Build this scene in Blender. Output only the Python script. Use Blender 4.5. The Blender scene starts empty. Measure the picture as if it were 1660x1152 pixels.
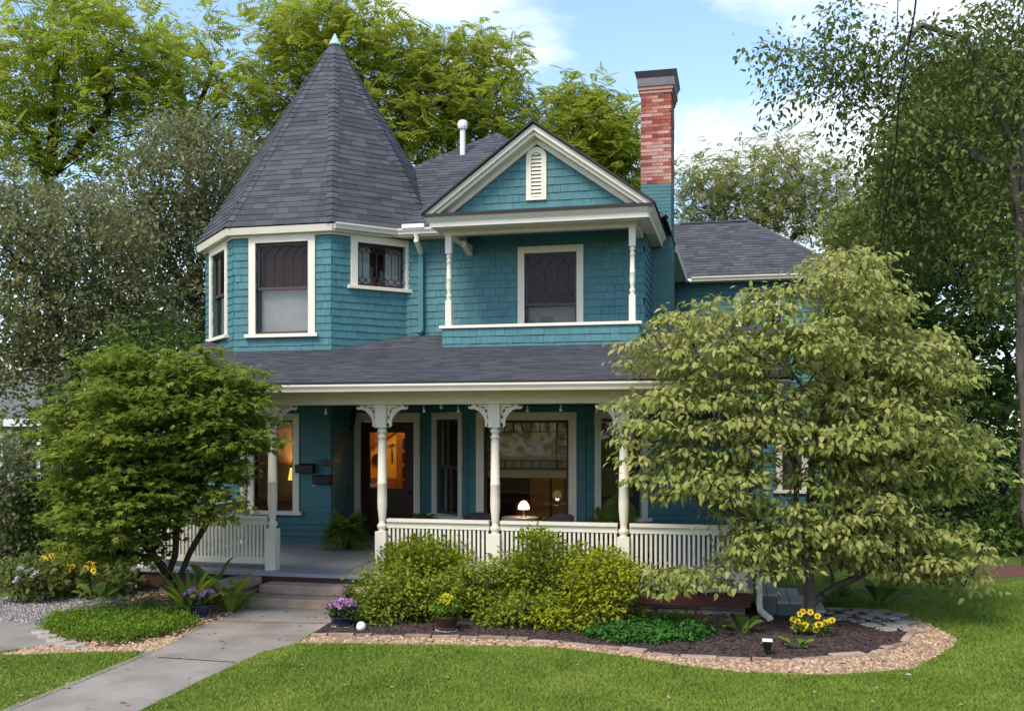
import bpy, math, random
import numpy as np
from mathutils import Vector, Matrix
random.seed(11)
RNG = np.random.default_rng(11)
scene = bpy.context.scene
COL = scene.collection

# ------------------------------------------------------------------ camera
F, CX, HY, YAW, CZ = 1600.0, 830.0, 700.0, math.radians(13), 2.31
cam = bpy.data.cameras.new('camera'); camo = bpy.data.objects.new('camera', cam); COL.objects.link(camo)
camo.location = (0, 0, CZ); camo.rotation_euler = (math.pi/2, 0, YAW)
cam.sensor_width = 36; cam.lens = 36*F/1660; cam.shift_y = (HY-576)/1660
cam.clip_end = 2000
scene.camera = camo
# ------------------------------------------------------------------ sky
world = bpy.data.worlds.new('World'); scene.world = world; world.use_nodes = True
SUN_EL, SUN_AZ = math.radians(52), math.radians(-158)   # azimuth measured from +Y towards +X: behind the camera, a little left
wn = world.node_tree.nodes; wl = world.node_tree.links; wn.clear()
def N(tree, typ, **kw):
    n = tree.nodes.new(typ)
    for k, v in kw.items():
        if k in n.inputs: n.inputs[k].default_value = v
        else: setattr(n, k, v)
    return n
wt = world.node_tree
sky = N(wt, 'ShaderNodeTexSky', sky_type='NISHITA', sun_disc=False)
sky.sun_elevation = SUN_EL; sky.sun_rotation = SUN_AZ; sky.air_density = 1.0; sky.dust_density = .8; sky.ozone_density = 1.3
tc = N(wt, 'ShaderNodeTexCoord'); sep = N(wt, 'ShaderNodeSeparateXYZ'); wl.new(tc.outputs['Generated'], sep.inputs[0])
den = N(wt, 'ShaderNodeMath', operation='ADD'); den.inputs[1].default_value = .16; wl.new(sep.outputs['Z'], den.inputs[0])
dx = N(wt, 'ShaderNodeMath', operation='DIVIDE'); wl.new(sep.outputs['X'], dx.inputs[0]); wl.new(den.outputs[0], dx.inputs[1])
dy = N(wt, 'ShaderNodeMath', operation='DIVIDE'); wl.new(sep.outputs['Y'], dy.inputs[0]); wl.new(den.outputs[0], dy.inputs[1])
cmb = N(wt, 'ShaderNodeCombineXYZ'); wl.new(dx.outputs[0], cmb.inputs[0]); wl.new(dy.outputs[0], cmb.inputs[1]); cmb.inputs[2].default_value = 8.1
cn = N(wt, 'ShaderNodeTexNoise', Scale=1.15, Detail=7.0, Roughness=.55); wl.new(cmb.outputs[0], cn.inputs['Vector'])
cr = N(wt, 'ShaderNodeValToRGB'); cr.color_ramp.elements[0].position = .515; cr.color_ramp.elements[1].position = .64
wl.new(cn.outputs['Fac'], cr.inputs[0])
cn2 = N(wt, 'ShaderNodeTexNoise', Scale=3.0, Detail=4.0); wl.new(cmb.outputs[0], cn2.inputs['Vector'])
cc = N(wt, 'ShaderNodeValToRGB'); cc.color_ramp.elements[0].position = .35; cc.color_ramp.elements[1].position = .7
cc.color_ramp.elements[0].color = (3.1, 3.4, 3.9, 1); cc.color_ramp.elements[1].color = (6.2, 6.2, 6.2, 1)
wl.new(cn2.outputs['Fac'], cc.inputs[0])
mx = N(wt, 'ShaderNodeMix', data_type='RGBA'); wl.new(cr.outputs[0], mx.inputs[0]); wl.new(sky.outputs[0], mx.inputs[6]); wl.new(cc.outputs[0], mx.inputs[7])
bg = N(wt, 'ShaderNodeBackground', Strength=.112); wl.new(mx.outputs[2], bg.inputs[0])
wo = N(wt, 'ShaderNodeOutputWorld'); wl.new(bg.outputs[0], wo.inputs[0])
# ------------------------------------------------------------------ sun (soft: thin cloud)
sl = bpy.data.lights.new('sun', 'SUN'); sl.energy = 1.4; sl.angle = math.radians(24); sl.color = (1, .91, .77)
so = bpy.data.objects.new('sun', sl); COL.objects.link(so)
sd = Vector((math.sin(SUN_AZ)*math.cos(SUN_EL), math.cos(SUN_AZ)*math.cos(SUN_EL), math.sin(SUN_EL)))
so.rotation_euler = sd.to_track_quat('Z', 'Y').to_euler(); so.location = (0, 0, 30)
scene.view_settings.view_transform = 'Standard'; scene.view_settings.look = 'None'
scene.view_settings.exposure = 1.58; scene.view_settings.gamma = 1

# ------------------------------------------------------------------ pixel helper (photo pixel -> direction)
_fw = np.array([-math.sin(YAW), math.cos(YAW), 0]); _rt = np.array([math.cos(YAW), math.sin(YAW), 0]); _up = np.array([0, 0, 1.0])
def ray(x, y): return _fw+(x-CX)/F*_rt+(HY-y)/F*_up
CAM = np.array([0, 0, CZ])
def at(x, y, depth): return CAM+ray(x, y)*depth
def onZ(x, y, z=0.0): d = ray(x, y); return CAM+d*((z-CZ)/d[2])
def onY(x, y, Y): d = ray(x, y); return CAM+d*(Y/d[1])

# ------------------------------------------------------------------ materials
def mat(name, base=(.5,.5,.5), base2=None, rough=.6, noise=0, nscale=5, island=0, bump=0, bscale=60, spec=.3, metal=0, transl=0, emit=None, estr=0, stretch=(1,1,1), coord='Object'):
    m = bpy.data.materials.new(name); m.use_nodes = True; t = m.node_tree; b = t.nodes['Principled BSDF']; L = t.links
    b.inputs['Roughness'].default_value = rough; b.inputs['Specular IOR Level'].default_value = spec; b.inputs['Metallic'].default_value = metal
    tcn = N(t, 'ShaderNodeTexCoord'); mp = N(t, 'ShaderNodeMapping'); mp.inputs['Scale'].default_value = stretch; L.new(tcn.outputs[coord], mp.inputs[0])
    col = None
    c1 = N(t, 'ShaderNodeRGB'); c1.outputs[0].default_value = (*base, 1); col = c1.outputs[0]
    if base2 is not None:
        c2 = N(t, 'ShaderNodeRGB'); c2.outputs[0].default_value = (*base2, 1)
        mixc = N(t, 'ShaderNodeMix', data_type='RGBA'); L.new(col, mixc.inputs[6]); L.new(c2.outputs[0], mixc.inputs[7])
        fac = None
        if island:
            ge = N(t, 'ShaderNodeNewGeometry'); oi = N(t, 'ShaderNodeObjectInfo')
            ad = N(t, 'ShaderNodeMath', operation='ADD'); L.new(ge.outputs['Random Per Island'], ad.inputs[0]); L.new(oi.outputs['Random'], ad.inputs[1])
            fr = N(t, 'ShaderNodeMath', operation='FRACT'); L.new(ad.outputs[0], fr.inputs[0]); fac = fr.outputs[0]
        if noise:
            nt = N(t, 'ShaderNodeTexNoise', Scale=nscale, Detail=5.0, Roughness=.6); L.new(mp.outputs[0], nt.inputs['Vector'])
            rp = N(t, 'ShaderNodeValToRGB'); rp.color_ramp.elements[0].position = .3; rp.color_ramp.elements[1].position = .7; L.new(nt.outputs['Fac'], rp.inputs[0])
            if fac is None: fac = rp.outputs[0]
            else:
                mm = N(t, 'ShaderNodeMix', data_type='FLOAT'); mm.inputs[0].default_value = noise; L.new(fac, mm.inputs[2]); L.new(rp.outputs[0], mm.inputs[3]); fac = mm.outputs[0]
        if fac is not None: L.new(fac, mixc.inputs[0])
        col = mixc.outputs[2]
    L.new(col, b.inputs['Base Color'])
    if bump:
        nb = N(t, 'ShaderNodeTexNoise', Scale=bscale, Detail=4.0); L.new(mp.outputs[0], nb.inputs['Vector'])
        bp = N(t, 'ShaderNodeBump', Strength=bump, Distance=.02); L.new(nb.outputs['Fac'], bp.inputs['Height']); L.new(bp.outputs[0], b.inputs['Normal'])
    if transl:
        tr = N(t, 'ShaderNodeBsdfTranslucent'); L.new(col, tr.inputs[0])
        ms = N(t, 'ShaderNodeMixShader'); ms.inputs[0].default_value = transl; L.new(b.outputs[0], ms.inputs[1]); L.new(tr.outputs[0], ms.inputs[2])
        L.new(ms.outputs[0], t.nodes['Material Output'].inputs[0])
    if emit:
        b.inputs['Emission Color'].default_value = (*emit, 1); b.inputs['Emission Strength'].default_value = estr
    return m
def glass_mat(name, tint=(.9,.93,.92), refl=-.01, gloss=.02):
    m = bpy.data.materials.new(name); m.use_nodes = True; t = m.node_tree; L = t.links; t.nodes.remove(t.nodes['Principled BSDF'])
    tr = N(t, 'ShaderNodeBsdfTransparent'); tr.inputs[0].default_value = (*tint, 1)
    gl = N(t, 'ShaderNodeBsdfGlossy'); gl.inputs['Roughness'].default_value = gloss; gl.inputs[0].default_value = (.9,.92,.95,1)
    lw = N(t, 'ShaderNodeFresnel', IOR=1.5); ad = N(t, 'ShaderNodeMath', operation='MULTIPLY_ADD'); L.new(lw.outputs[0], ad.inputs[0]); ad.inputs[1].default_value = .6; ad.inputs[2].default_value = refl
    ms = N(t, 'ShaderNodeMixShader'); L.new(ad.outputs[0], ms.inputs[0]); L.new(tr.outputs[0], ms.inputs[1]); L.new(gl.outputs[0], ms.inputs[2])
    L.new(ms.outputs[0], t.nodes['Material Output'].inputs[0]); return m
M = dict(
 teal=mat('teal_paint', (.043,.133,.150), (.068,.196,.214), rough=.55, island=1, noise=.5, nscale=1.3, bump=.25, bscale=45, stretch=(6,6,.6)),
 tealwall=mat('teal_sheathing', (.02,.10,.11), (.025,.12,.13), rough=.7, noise=1),
 cream=mat('cream_paint', (.72,.665,.55), (.66,.60,.49), rough=.5, noise=1, nscale=2.5, bump=.05),
 roof=mat('asphalt_shingle', (.045,.047,.056), (.104,.107,.122), rough=.9, island=1, noise=.35, nscale=7, bump=.5, bscale=260, spec=.15),
 roofdeck=mat('roof_deck', (.03,.03,.04), rough=.9),
 dripedge=mat('drip_edge', (.02,.016,.018), rough=.6),
 brick=mat('old_brick', (.27,.062,.04), (.50,.32,.28), rough=.85, island=1, noise=.3, nscale=9, bump=.5, bscale=50),
 brickpale=mat('bleached_brick', (.36,.15,.12), (.50,.32,.28), rough=.9, island=1, noise=.4, nscale=9, bump=.5, bscale=50),
 tealbrick=mat('teal_painted_brick', (.046,.150,.160), (.058,.182,.190), rough=.55, island=1, noise=.5, nscale=4, bump=.3, bscale=50),
 mortar=mat('mortar', (.42,.36,.33), (.3,.25,.23), rough=.95, noise=1, nscale=14, bump=.3),
 chimcap=mat('chimney_cap_metal', (.045,.035,.045), (.07,.055,.065), rough=.55, noise=1, nscale=4),
 flash=mat('lead_flashing', (.16,.15,.17), (.11,.10,.12), rough=.6, noise=1, nscale=8),
 copper=mat('copper_patina', (.38,.58,.50), (.28,.46,.40), rough=.6, noise=1, nscale=12),
 maroon=mat('maroon_skirt', (.085,.022,.022), (.06,.016,.016), rough=.6, noise=1),
 floor=mat('porch_floor_paint', (.25,.255,.275), (.29,.29,.305), rough=.45, noise=1, nscale=2, bump=.05),
 ceil=mat('porch_ceiling_paint', (.10,.20,.21), rough=.6),
 darkwood=mat('dark_stained_wood', (.030,.011,.008), (.05,.018,.012), rough=.4, noise=1, nscale=4, stretch=(8,8,1)),
 bronze=mat('bronze_screen_frame', (.075,.05,.048), (.06,.042,.042), rough=.45, noise=1),
 screen=mat('window_shade_cloth', (.26,.18,.155), (.21,.145,.125), rough=.8, noise=1, nscale=30),
 curtain=mat('pale_curtain', (.66,.57,.54), (.52,.42,.42), rough=.85, noise=1, nscale=2.4, transl=.2),
 lace=mat('white_lace_curtain', (.75,.75,.74), (.6,.6,.62), rough=.9, noise=1, nscale=5, transl=.3),
 lead=mat('window_leading', (.05,.022,.02), rough=.5),
 black=mat('black_metal', (.008,.008,.009), rough=.35),
 white=mat('white_pvc', (.75,.75,.73), rough=.45),
 foundation=mat('stone_foundation', (.22,.185,.15), (.12,.10,.085), rough=.95, noise=1, nscale=5, bump=.8, bscale=9),
 concrete=mat('concrete', (.285,.25,.215), (.165,.145,.125), rough=.9, noise=1, nscale=1.6, bump=.25, bscale=40),
 concrete2=mat('step_concrete', (.40,.295,.215), (.24,.175,.13), rough=.9, noise=1, nscale=3.5, bump=.35, bscale=35),
 room=mat('room_plaster', (.30,.20,.13), rough=.9), roomred=mat('red_room_plaster', (.16,.045,.03), (.11,.03,.022), rough=.9, noise=1, nscale=2),
 hall=mat('yellow_hall_plaster', (.75,.42,.06), rough=.9), oak=mat('oak_panel', (.30,.12,.035), (.22,.08,.025), rough=.5, noise=1, nscale=3, stretch=(6,6,1)),
 blind=mat('cream_roller_blind', (.72,.56,.34), (.62,.48,.29), rough=.85, noise=1, nscale=3, transl=.4),
 sofa=mat('tan_upholstery', (.42,.24,.08), rough=.9), darkint=mat('dark_interior', (.02,.018,.017), rough=.9),
 glass=glass_mat('window_glass'), glassdim=glass_mat('window_glass_screened', tint=(.66,.60,.58), refl=-.015, gloss=.06),
 shadeon=mat('lit_lamp_shade', (.9,.75,.5), emit=(1,.62,.25), estr=1.6), shadein=mat('lit_yellow_shade', (.9,.7,.2), emit=(1,.55,.10), estr=.55),
 bulb=mat('bulb_glass', (.85,.86,.86), rough=.15), wire=mat('black_wire', (.01,.01,.01), rough=.6),
 wicker=mat('grey_wicker', (.10,.09,.095), (.06,.055,.06), rough=.8, noise=1, nscale=60, bump=.6, bscale=120),
 tabletop=mat('table_stone_top', (.52,.43,.36), (.45,.37,.3), rough=.35, noise=1, nscale=8),
 graystep=mat('grey_painted_boards', (.33,.33,.35), (.28,.28,.30), rough=.55, noise=1, nscale=3, stretch=(1,6,6)), grayriser=mat('dark_grey_riser', (.10,.105,.115), rough=.6),
 soil=mat('leaf_mulch', (.055,.038,.034), (.026,.018,.017), rough=1, noise=1, nscale=16, bump=1, bscale=40),
 mulch=mat('bark_mulch_bits', (.075,.05,.043), (.025,.017,.016), rough=1, island=1),
 redsoil=mat('red_bark_mulch', (.16,.07,.045), (.08,.04,.03), rough=1, noise=1, nscale=20, bump=1),
 chipbase=mat('wood_chip_bed', (.36,.25,.16), (.24,.15,.095), rough=1, noise=1, nscale=25, bump=1),
 chip=mat('wood_chips', (.50,.37,.24), (.26,.155,.095), rough=.95, island=1),
 gravel=mat('gravel_bed', (.24,.215,.205), (.15,.135,.13), rough=1, noise=1, nscale=40, bump=1, bscale=60), gravelbit=mat('gravel_stones', (.36,.33,.32), (.15,.135,.13), rough=.95, island=1),
 edge=mat('edging_stone', (.44,.33,.25), (.13,.075,.06), rough=.9, island=1, noise=.4, nscale=6, bump=.5), flag=mat('flagstone', (.42,.38,.34), (.27,.24,.215), rough=.85, island=1, noise=.5, nscale=4, bump=.4, bscale=15),
 lawn=mat('lawn_soil', (.10,.135,.025), (.05,.08,.015), rough=1, noise=1, nscale=2.2, bump=.6, bscale=60, spec=.1),
 grass=mat('grass_blades', (.09,.18,.018), (.29,.355,.06), rough=.6, island=1, noise=.68, nscale=1.1, transl=.3, spec=.15),
 bark=mat('grey_bark', (.13,.105,.085), (.06,.048,.04), rough=.95, noise=1, nscale=6, bump=.9, bscale=16, stretch=(4,4,1)),
 barkdark=mat('dark_bark', (.05,.04,.034), (.025,.02,.018), rough=.95, noise=1, nscale=6, bump=.9, bscale=14, stretch=(4,4,1)),
 potblue=mat('navy_glazed_pot', (.012,.020,.045), rough=.25, spec=.6), potbrown=mat('brown_glazed_pot', (.055,.022,.014), (.035,.015,.011), rough=.28, spec=.6, noise=1),
 terracotta=mat('pot_saucer', (.5,.48,.45), rough=.7), neighbor=mat('white_siding', (.62,.62,.64), rough=.7), nroof=mat('grey_neighbor_roof', (.12,.115,.12), rough=.9),
)
def leafmat(name, a, b, tr=.35, rough=.65): return mat(name, a, b, rough=rough, island=1, noise=.35, nscale=.8, transl=tr, spec=.1)
LM = dict(
 hanging=leafmat('hanging_leaf', (.055,.10,.02), (.19,.22,.065), .35),
 dogwood=leafmat('dogwood_leaf', (.17,.25,.035), (.46,.42,.16), .4), maple=leafmat('maple_leaf', (.085,.15,.016), (.30,.34,.055), .5),
 walnut=leafmat('walnut_leaf', (.20,.29,.02), (.45,.47,.06), .55), walnut2=leafmat('walnut_leaf_green', (.19,.265,.02), (.43,.45,.065), .55),
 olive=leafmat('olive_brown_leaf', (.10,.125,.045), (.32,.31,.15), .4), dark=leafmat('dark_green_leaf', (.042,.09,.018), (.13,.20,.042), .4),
 mid=leafmat('mid_green_leaf', (.08,.13,.025), (.25,.27,.08), .4), pale=leafmat('pale_green_leaf', (.20,.24,.055), (.38,.37,.13), .5),
 shrub=leafmat('yellow_green_shrub_leaf', (.11,.18,.012), (.33,.37,.03), .4), shrub2=leafmat('green_shrub_leaf', (.11,.18,.015), (.32,.36,.035), .4),
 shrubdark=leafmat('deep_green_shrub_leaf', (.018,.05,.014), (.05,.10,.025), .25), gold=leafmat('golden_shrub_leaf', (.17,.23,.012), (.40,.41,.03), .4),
 cover=leafmat('ground_cover_leaf', (.07,.15,.014), (.20,.29,.03), .3), vinca=leafmat('vinca_leaf', (.03,.10,.016), (.07,.19,.035), .3),
 lily=leafmat('strap_leaf', (.12,.21,.03), (.36,.40,.06), .4, .4), hosta=leafmat('hosta_leaf', (.05,.13,.022), (.15,.24,.05), .3, .4),
 fern=leafmat('fern_frond', (.08,.15,.02), (.22,.29,.045), .4), palm=leafmat('palm_frond', (.07,.12,.018), (.2,.24,.035), .35),
 mumleaf=leafmat('mum_leaf', (.04,.08,.025), (.09,.13,.05), .25),
)
FM = dict(purple=mat('purple_mum_petals', (.42,.14,.42), (.66,.40,.62), rough=.7, island=1, transl=.2), yellow=mat('yellow_petals', (.80,.50,.01), (.85,.62,.03), rough=.6, island=1, transl=.25),
          ymum=mat('yellow_mum_buds', (.45,.50,.02), (.75,.62,.02), rough=.6, island=1), phlox=mat('pale_phlox_petals', (.62,.58,.70), (.75,.72,.78), rough=.7, island=1, transl=.2), eye=mat('flower_eye', (.03,.015,.01), rough=.8))

def ramp_random(m, cols):      # replace the two-colour mix by a ramp of several brick colours
    t = m.node_tree; mixn = [n for n in t.nodes if n.type == 'MIX' and n.data_type == 'RGBA'][0]; src = mixn.inputs[0].links[0].from_socket
    r = N(t, 'ShaderNodeValToRGB'); e = r.color_ramp.elements
    while len(e) < len(cols): e.new(.5)
    for i, c in enumerate(cols): e[i].position = i/(len(cols)-1); e[i].color = (*c, 1)
    t.links.new(src, r.inputs[0]); t.links.new(r.outputs[0], t.nodes['Principled BSDF'].inputs['Base Color'])
ramp_random(M['brick'], [(.11,.035,.035), (.24,.055,.04), (.32,.085,.055), (.35,.13,.10), (.48,.30,.26)])
# ------------------------------------------------------------------ builders
WL = {}
def wloc(o): return WL.get(o.name, Vector((0,0,0))) if o else Vector((0,0,0))
def link(o, parent=None):
    COL.objects.link(o)
    if parent: o.parent = parent
    return o
def tag(o, label=None, cat=None, group=None, kind=None):
    if label: o['label'] = label
    if cat: o['category'] = cat
    if group: o['group'] = group
    if kind: o['kind'] = kind
    return o
def empty(name, loc, label=None, cat=None, group=None):
    o = bpy.data.objects.new(name, None); o.empty_display_size = .2; o.location = loc; link(o); WL[o.name] = Vector(loc)
    return tag(o, label, cat, group)
class MB:
    def __init__(s): s.v = []; s.f = []
    def add(s, vs, fs):
        b = len(s.v); s.v += [tuple(map(float, p)) for p in vs]; s.f += [tuple(b+i for i in f) for f in fs]; return s
    def box(s, x0, x1, y0, y1, z0, z1):
        return s.add([(x0,y0,z0),(x1,y0,z0),(x1,y1,z0),(x0,y1,z0),(x0,y0,z1),(x1,y0,z1),(x1,y1,z1),(x0,y1,z1)], BOXF)
    def prism(s, poly, vec):       # closed prism from a planar polygon and an extrusion vector
        n = len(poly); vec = np.array(vec, float); a = [np.array(p, float) for p in poly]
        nn = np.cross(a[1]-a[0], a[2]-a[0])
        if nn @ vec > 0: a = a[::-1]
        return s.add(a+[p+vec for p in a], [tuple(range(n)), tuple(range(2*n-1, n-1, -1))]+[(i, i+n, (i+1) % n+n, (i+1) % n) for i in range(n)])
    def tube(s, pts, rad, n=6, cap=True):
        pts = [np.array(p, float) for p in pts]; k = len(pts)
        if not hasattr(rad, '__len__'): rad = [rad]*k
        vs = []
        for i, p in enumerate(pts):
            t = pts[min(i+1, k-1)]-pts[max(i-1, 0)]; t = t/(np.linalg.norm(t)+1e-9)
            a = np.cross(t, (0,0,1) if abs(t[2]) < .9 else (1,0,0)); a /= np.linalg.norm(a); b = np.cross(t, a)
            vs += [p+rad[i]*(math.cos(2*math.pi*j/n)*a+math.sin(2*math.pi*j/n)*b) for j in range(n)]
        fs = [(i*n+j, i*n+(j+1) % n, (i+1)*n+(j+1) % n, (i+1)*n+j) for i in range(k-1) for j in range(n)]
        if cap: fs += [tuple(range(n-1, -1, -1)), tuple((k-1)*n+j for j in range(n))]
        return s.add(vs, fs)
    def lathe(s, c, prof, n=16):
        c = np.array(c, float); vs = [c+np.array((r*math.cos(2*math.pi*j/n), r*math.sin(2*math.pi*j/n), z)) for r, z in prof for j in range(n)]
        k = len(prof); fs = [(i*n+j, i*n+(j+1) % n, (i+1)*n+(j+1) % n, (i+1)*n+j) for i in range(k-1) for j in range(n)]
        fs += [tuple(range(n-1, -1, -1)), tuple((k-1)*n+j for j in range(n))]
        return s.add(vs, fs)
    def ball(s, c, r, n=8, m=6, sq=(1,1,1)):
        return s.lathe2(c, [(r*math.sin(math.pi*i/m), -r*math.cos(math.pi*i/m)) for i in range(m+1)], n, sq)
    def lathe2(s, c, prof, n, sq):
        t = MB().lathe((0,0,0), prof, n); c = np.array(c, float)
        return s.add([c+np.array(p)*np.array(sq) for p in t.v], t.f)
    def build(s, name, m, parent=None, smooth=False, bevel=0, origin=None):
        off = wloc(parent) if origin is None else Vector(origin)
        me = bpy.data.meshes.new(name); me.from_pydata([(x-off.x, y-off.y, z-off.z) for x, y, z in s.v], [], s.f); me.update()
        if m: me.materials.append(m)
        o = bpy.data.objects.new(name, me); link(o, parent)
        if origin is not None: o.location = off-wloc(parent)
        WL[o.name] = off
        if smooth:
            for p in me.polygons: p.use_smooth = True
        if bevel:
            md = o.modifiers.new('bevel', 'BEVEL'); md.width = bevel; md.segments = 2; md.limit_method = 'ANGLE'
        return o
BOXF = [(0,3,2,1),(4,5,6,7),(0,1,5,4),(1,2,6,5),(2,3,7,6),(3,0,4,7)]
class Fr:   # a vertical wall frame: u along the wall, z up, d outward
    def __init__(s, o, u, n): s.o = np.array((*o, 0), float); s.u = np.array((*u, 0), float)/np.hypot(*u); s.n = np.array((*n, 0), float)/np.hypot(*n)
    def P(s, u, z, d=0): return s.o+s.u*u+s.n*d+np.array((0,0,z))
    def box(s, mb, u0, u1, z0, z1, d0, d1):
        p = [s.P(u,z,d) for z in (z0,z1) for u, d in ((u0,d1),(u1,d1),(u1,d0),(u0,d0))]
        f = BOXF if np.cross(s.u, -s.n)[2] > 0 else [tuple(reversed(q)) for q in BOXF]
        return mb.add(p, f)
def clip(poly, inside):    # Sutherland-Hodgman against a convex polygon (ccw list of (u,v))
    out = poly
    for i in range(len(inside)):
        a, b = inside[i], inside[(i+1) % len(inside)]
        def sd_(p): return (b[0]-a[0])*(p[1]-a[1])-(b[1]-a[1])*(p[0]-a[0])
        inp, out = out, []
        for j in range(len(inp)):
            p, q = inp[j], inp[(j+1) % len(inp)]; sp, sq = sd_(p), sd_(q)
            if sp >= 0: out.append(p)
            if sp*sq < 0: t = sp/(sp-sq); out.append((p[0]+(q[0]-p[0])*t, p[1]+(q[1]-p[1])*t))
        if len(out) < 3: return []
    return out
def area2(p): return abs(sum(p[i][0]*p[(i+1) % len(p)][1]-p[(i+1) % len(p)][0]*p[i][1] for i in range(len(p))))/2
_wedge = {}
def wedge_mesh(m):
    if m.name not in _wedge:
        me = bpy.data.meshes.new('shingle')
        me.from_pydata([(0,0,0),(1,0,0),(1,1,0),(0,1,0),(0,0,1),(1,0,1),(1,1,.3),(0,1,.3)], [], BOXF); me.materials.append(m); me.update(); _wedge[m.name] = me
    return _wedge[m.name]
def courses(parent, poly3, U, V, m, course, wid, thick, quota=0, piece='shingle', field='shingle_field', holes=(), overlap=1.12, gap=.004, v_start=None, jit=.0, full=False):
    """lay shingles or boards in rows on a convex 3D polygon; the first `quota` whole ones are objects, the rest one mesh"""
    U = np.array(U, float); V = np.array(V, float); NN = np.cross(U, V); O = np.array(poly3[0], float)
    uv = [((np.array(p)-O) @ U, (np.array(p)-O) @ V) for p in poly3]
    s = sum(uv[i][0]*uv[(i+1) % len(uv)][1]-uv[(i+1) % len(uv)][0]*uv[i][1] for i in range(len(uv)))
    if s < 0: uv = uv[::-1]
    v0 = min(p[1] for p in uv) if v_start is None else v_start; v1 = max(p[1] for p in uv); u0 = min(p[0] for p in uv); u1 = max(p[0] for p in uv)
    mb = MB(); cnt = 0; v = v0; r = 0; W0 = wloc(parent)
    while v < v1-.01:
        spans = [(u0, u1)]
        for (ha, hb, hz0, hz1) in holes:
            if v+course > hz0 and v < hz1:
                ns = []
                for a, b in spans:
                    if hb <= a or ha >= b: ns.append((a, b)); continue
                    if ha > a: ns.append((a, ha))
                    if hb < b: ns.append((hb, b))
                spans = ns
        for a, b in spans:
            u = a if full else a-random.uniform(0, wid[1])
            while u < b-.005:
                w = (b-a) if full else random.uniform(*wid)
                ua, ub = max(u, a), min(u+w-gap, b); u += w
                if ub-ua < .02: continue
                dv = random.uniform(-jit, jit); th = thick*random.uniform(.85, 1.2); hh = course*overlap
                rect = [(ua, v+dv), (ub, v+dv), (ub, v+hh), (ua, v+hh)]
                if v+hh > v1: rect = [(ua, v+dv), (ub, v+dv), (ub, v1), (ua, v1)]
                pl = clip(rect, uv)
                if len(pl) < 3 or area2(pl) < .0006: continue
                whole = len(pl) == 4 and abs(area2(pl)-area2(rect)) < 1e-6
                if whole and cnt < quota:
                    o = bpy.data.objects.new(piece, wedge_mesh(m)); link(o, parent); cnt += 1
                    pos = O+U*ua+V*(v+dv)+NN*.002
                    mtx = Matrix.Identity(4); h2 = rect[2][1]-rect[0][1]
                    for i in range(3): mtx[i][0] = U[i]*(ub-ua); mtx[i][1] = V[i]*h2; mtx[i][2] = NN[i]*th; mtx[i][3] = pos[i]-W0[i]
                    o.matrix_local = mtx; WL[o.name] = Vector(pos)
                else:
                    n = len(pl); lo = [O+U*p[0]+V*p[1]+NN*.002 for p in pl]
                    hi = [O+U*p[0]+V*p[1]+NN*(.002+th*(1-.7*(p[1]-v-dv)/hh)) for p in pl]
                    mb.add(lo+hi, [tuple(range(n-1,-1,-1)), tuple(range(n, 2*n))]+[(i, (i+1) % n, (i+1) % n+n, i+n) for i in range(n)])
        v += course; r += 1
    if mb.v: tag(mb.build(field, m, parent), kind='stuff')
    return cnt
def wall_panel(mb, fr, u0, u1, z0, z1, holes=(), th=.12):
    us = sorted({u0, u1, *[h for q in holes for h in q[:2] if u0 < h < u1]}); zs = sorted({z0, z1, *[h for q in holes for h in q[2:] if z0 < h < z1]})
    for i in range(len(us)-1):
        for j in range(len(zs)-1):
            uc, zc = (us[i]+us[i+1])/2, (zs[j]+zs[j+1])/2
            if any(q[0] < uc < q[1] and q[2] < zc < q[3] for q in holes): continue
            fr.box(mb, us[i], us[i+1], zs[j], zs[j+1], -th, 0)
    return mb

# ------------------------------------------------------------------ leaves
T_DIAM = (np.array([(0,0,0),(-.3,.42,.07),(0,1,-.06),(.3,.42,.07)]), [(0,3,2),(0,2,1)])
T_LEAF = (np.array([(0,0,0),(-.25,.3,.07),(-.2,.65,.03),(0,1,-.14),(.2,.65,.03),(.25,.3,.07),(0,.45,-.01)]), [(0,6,1),(1,6,2),(2,6,3),(3,6,4),(4,6,5),(5,6,0)])
def _lobes(angs, lens, w=.2):
    v = []; f = []
    for a, l in zip(angs, lens):
        b = len(v); d = np.array((math.sin(a), math.cos(a), 0)); p = np.array((math.cos(a), -math.sin(a), 0))
        v += [np.zeros(3), d*l*.5-p*w*l+(0,0,.03), d*l+np.array((0,0,-.1*l)), d*l*.5+p*w*l+(0,0,.03)]; f += [(b,b+3,b+2),(b,b+2,b+1)]
    return (np.array(v), f)
T_PETAL = (np.array([(0,0,0),(-.42,.45,.05),(-.3,.9,.0),(.3,.9,.0),(.42,.45,.05),(0,.5,-.02)]), [(0,5,1),(1,5,2),(2,5,3),(3,5,4),(4,5,0)])
T_MAPLE = _lobes([-1.25,-.62,0,.62,1.25], [.6,.9,1,.9,.6], .17)
def _frond(n, w=.32, taper=True, fine=.055):
    v = []; f = []
    for i in range(n):
        t = (i+.7)/n; l = w*(math.sin(math.pi*min(1, t*.85+.15))**.7 if taper else 1)
        for s in (-1, 1):
            b = len(v); o = np.array((0, t*.92, -.28*t*t)); tip = o+np.array((s*l, .16*l+.04, -.1*l-.02)); q = np.array((0, fine, 0))
            v += [o, o*.4+tip*.6-q+(0,0,.02), tip, o*.4+tip*.6+q+(0,0,.02)]; f += [(b,b+1,b+2),(b,b+2,b+3)] if s > 0 else [(b,b+2,b+1),(b,b+3,b+2)]
    return (np.array(v), f)
T_WALNUT = _frond(7, .34, True, .07); T_FERN = _frond(14, .2, True, .034); T_PALM = _frond(22, .34, True, .02)
def unit(a): return a/(np.linalg.norm(a, axis=-1, keepdims=True)+1e-9)
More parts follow.
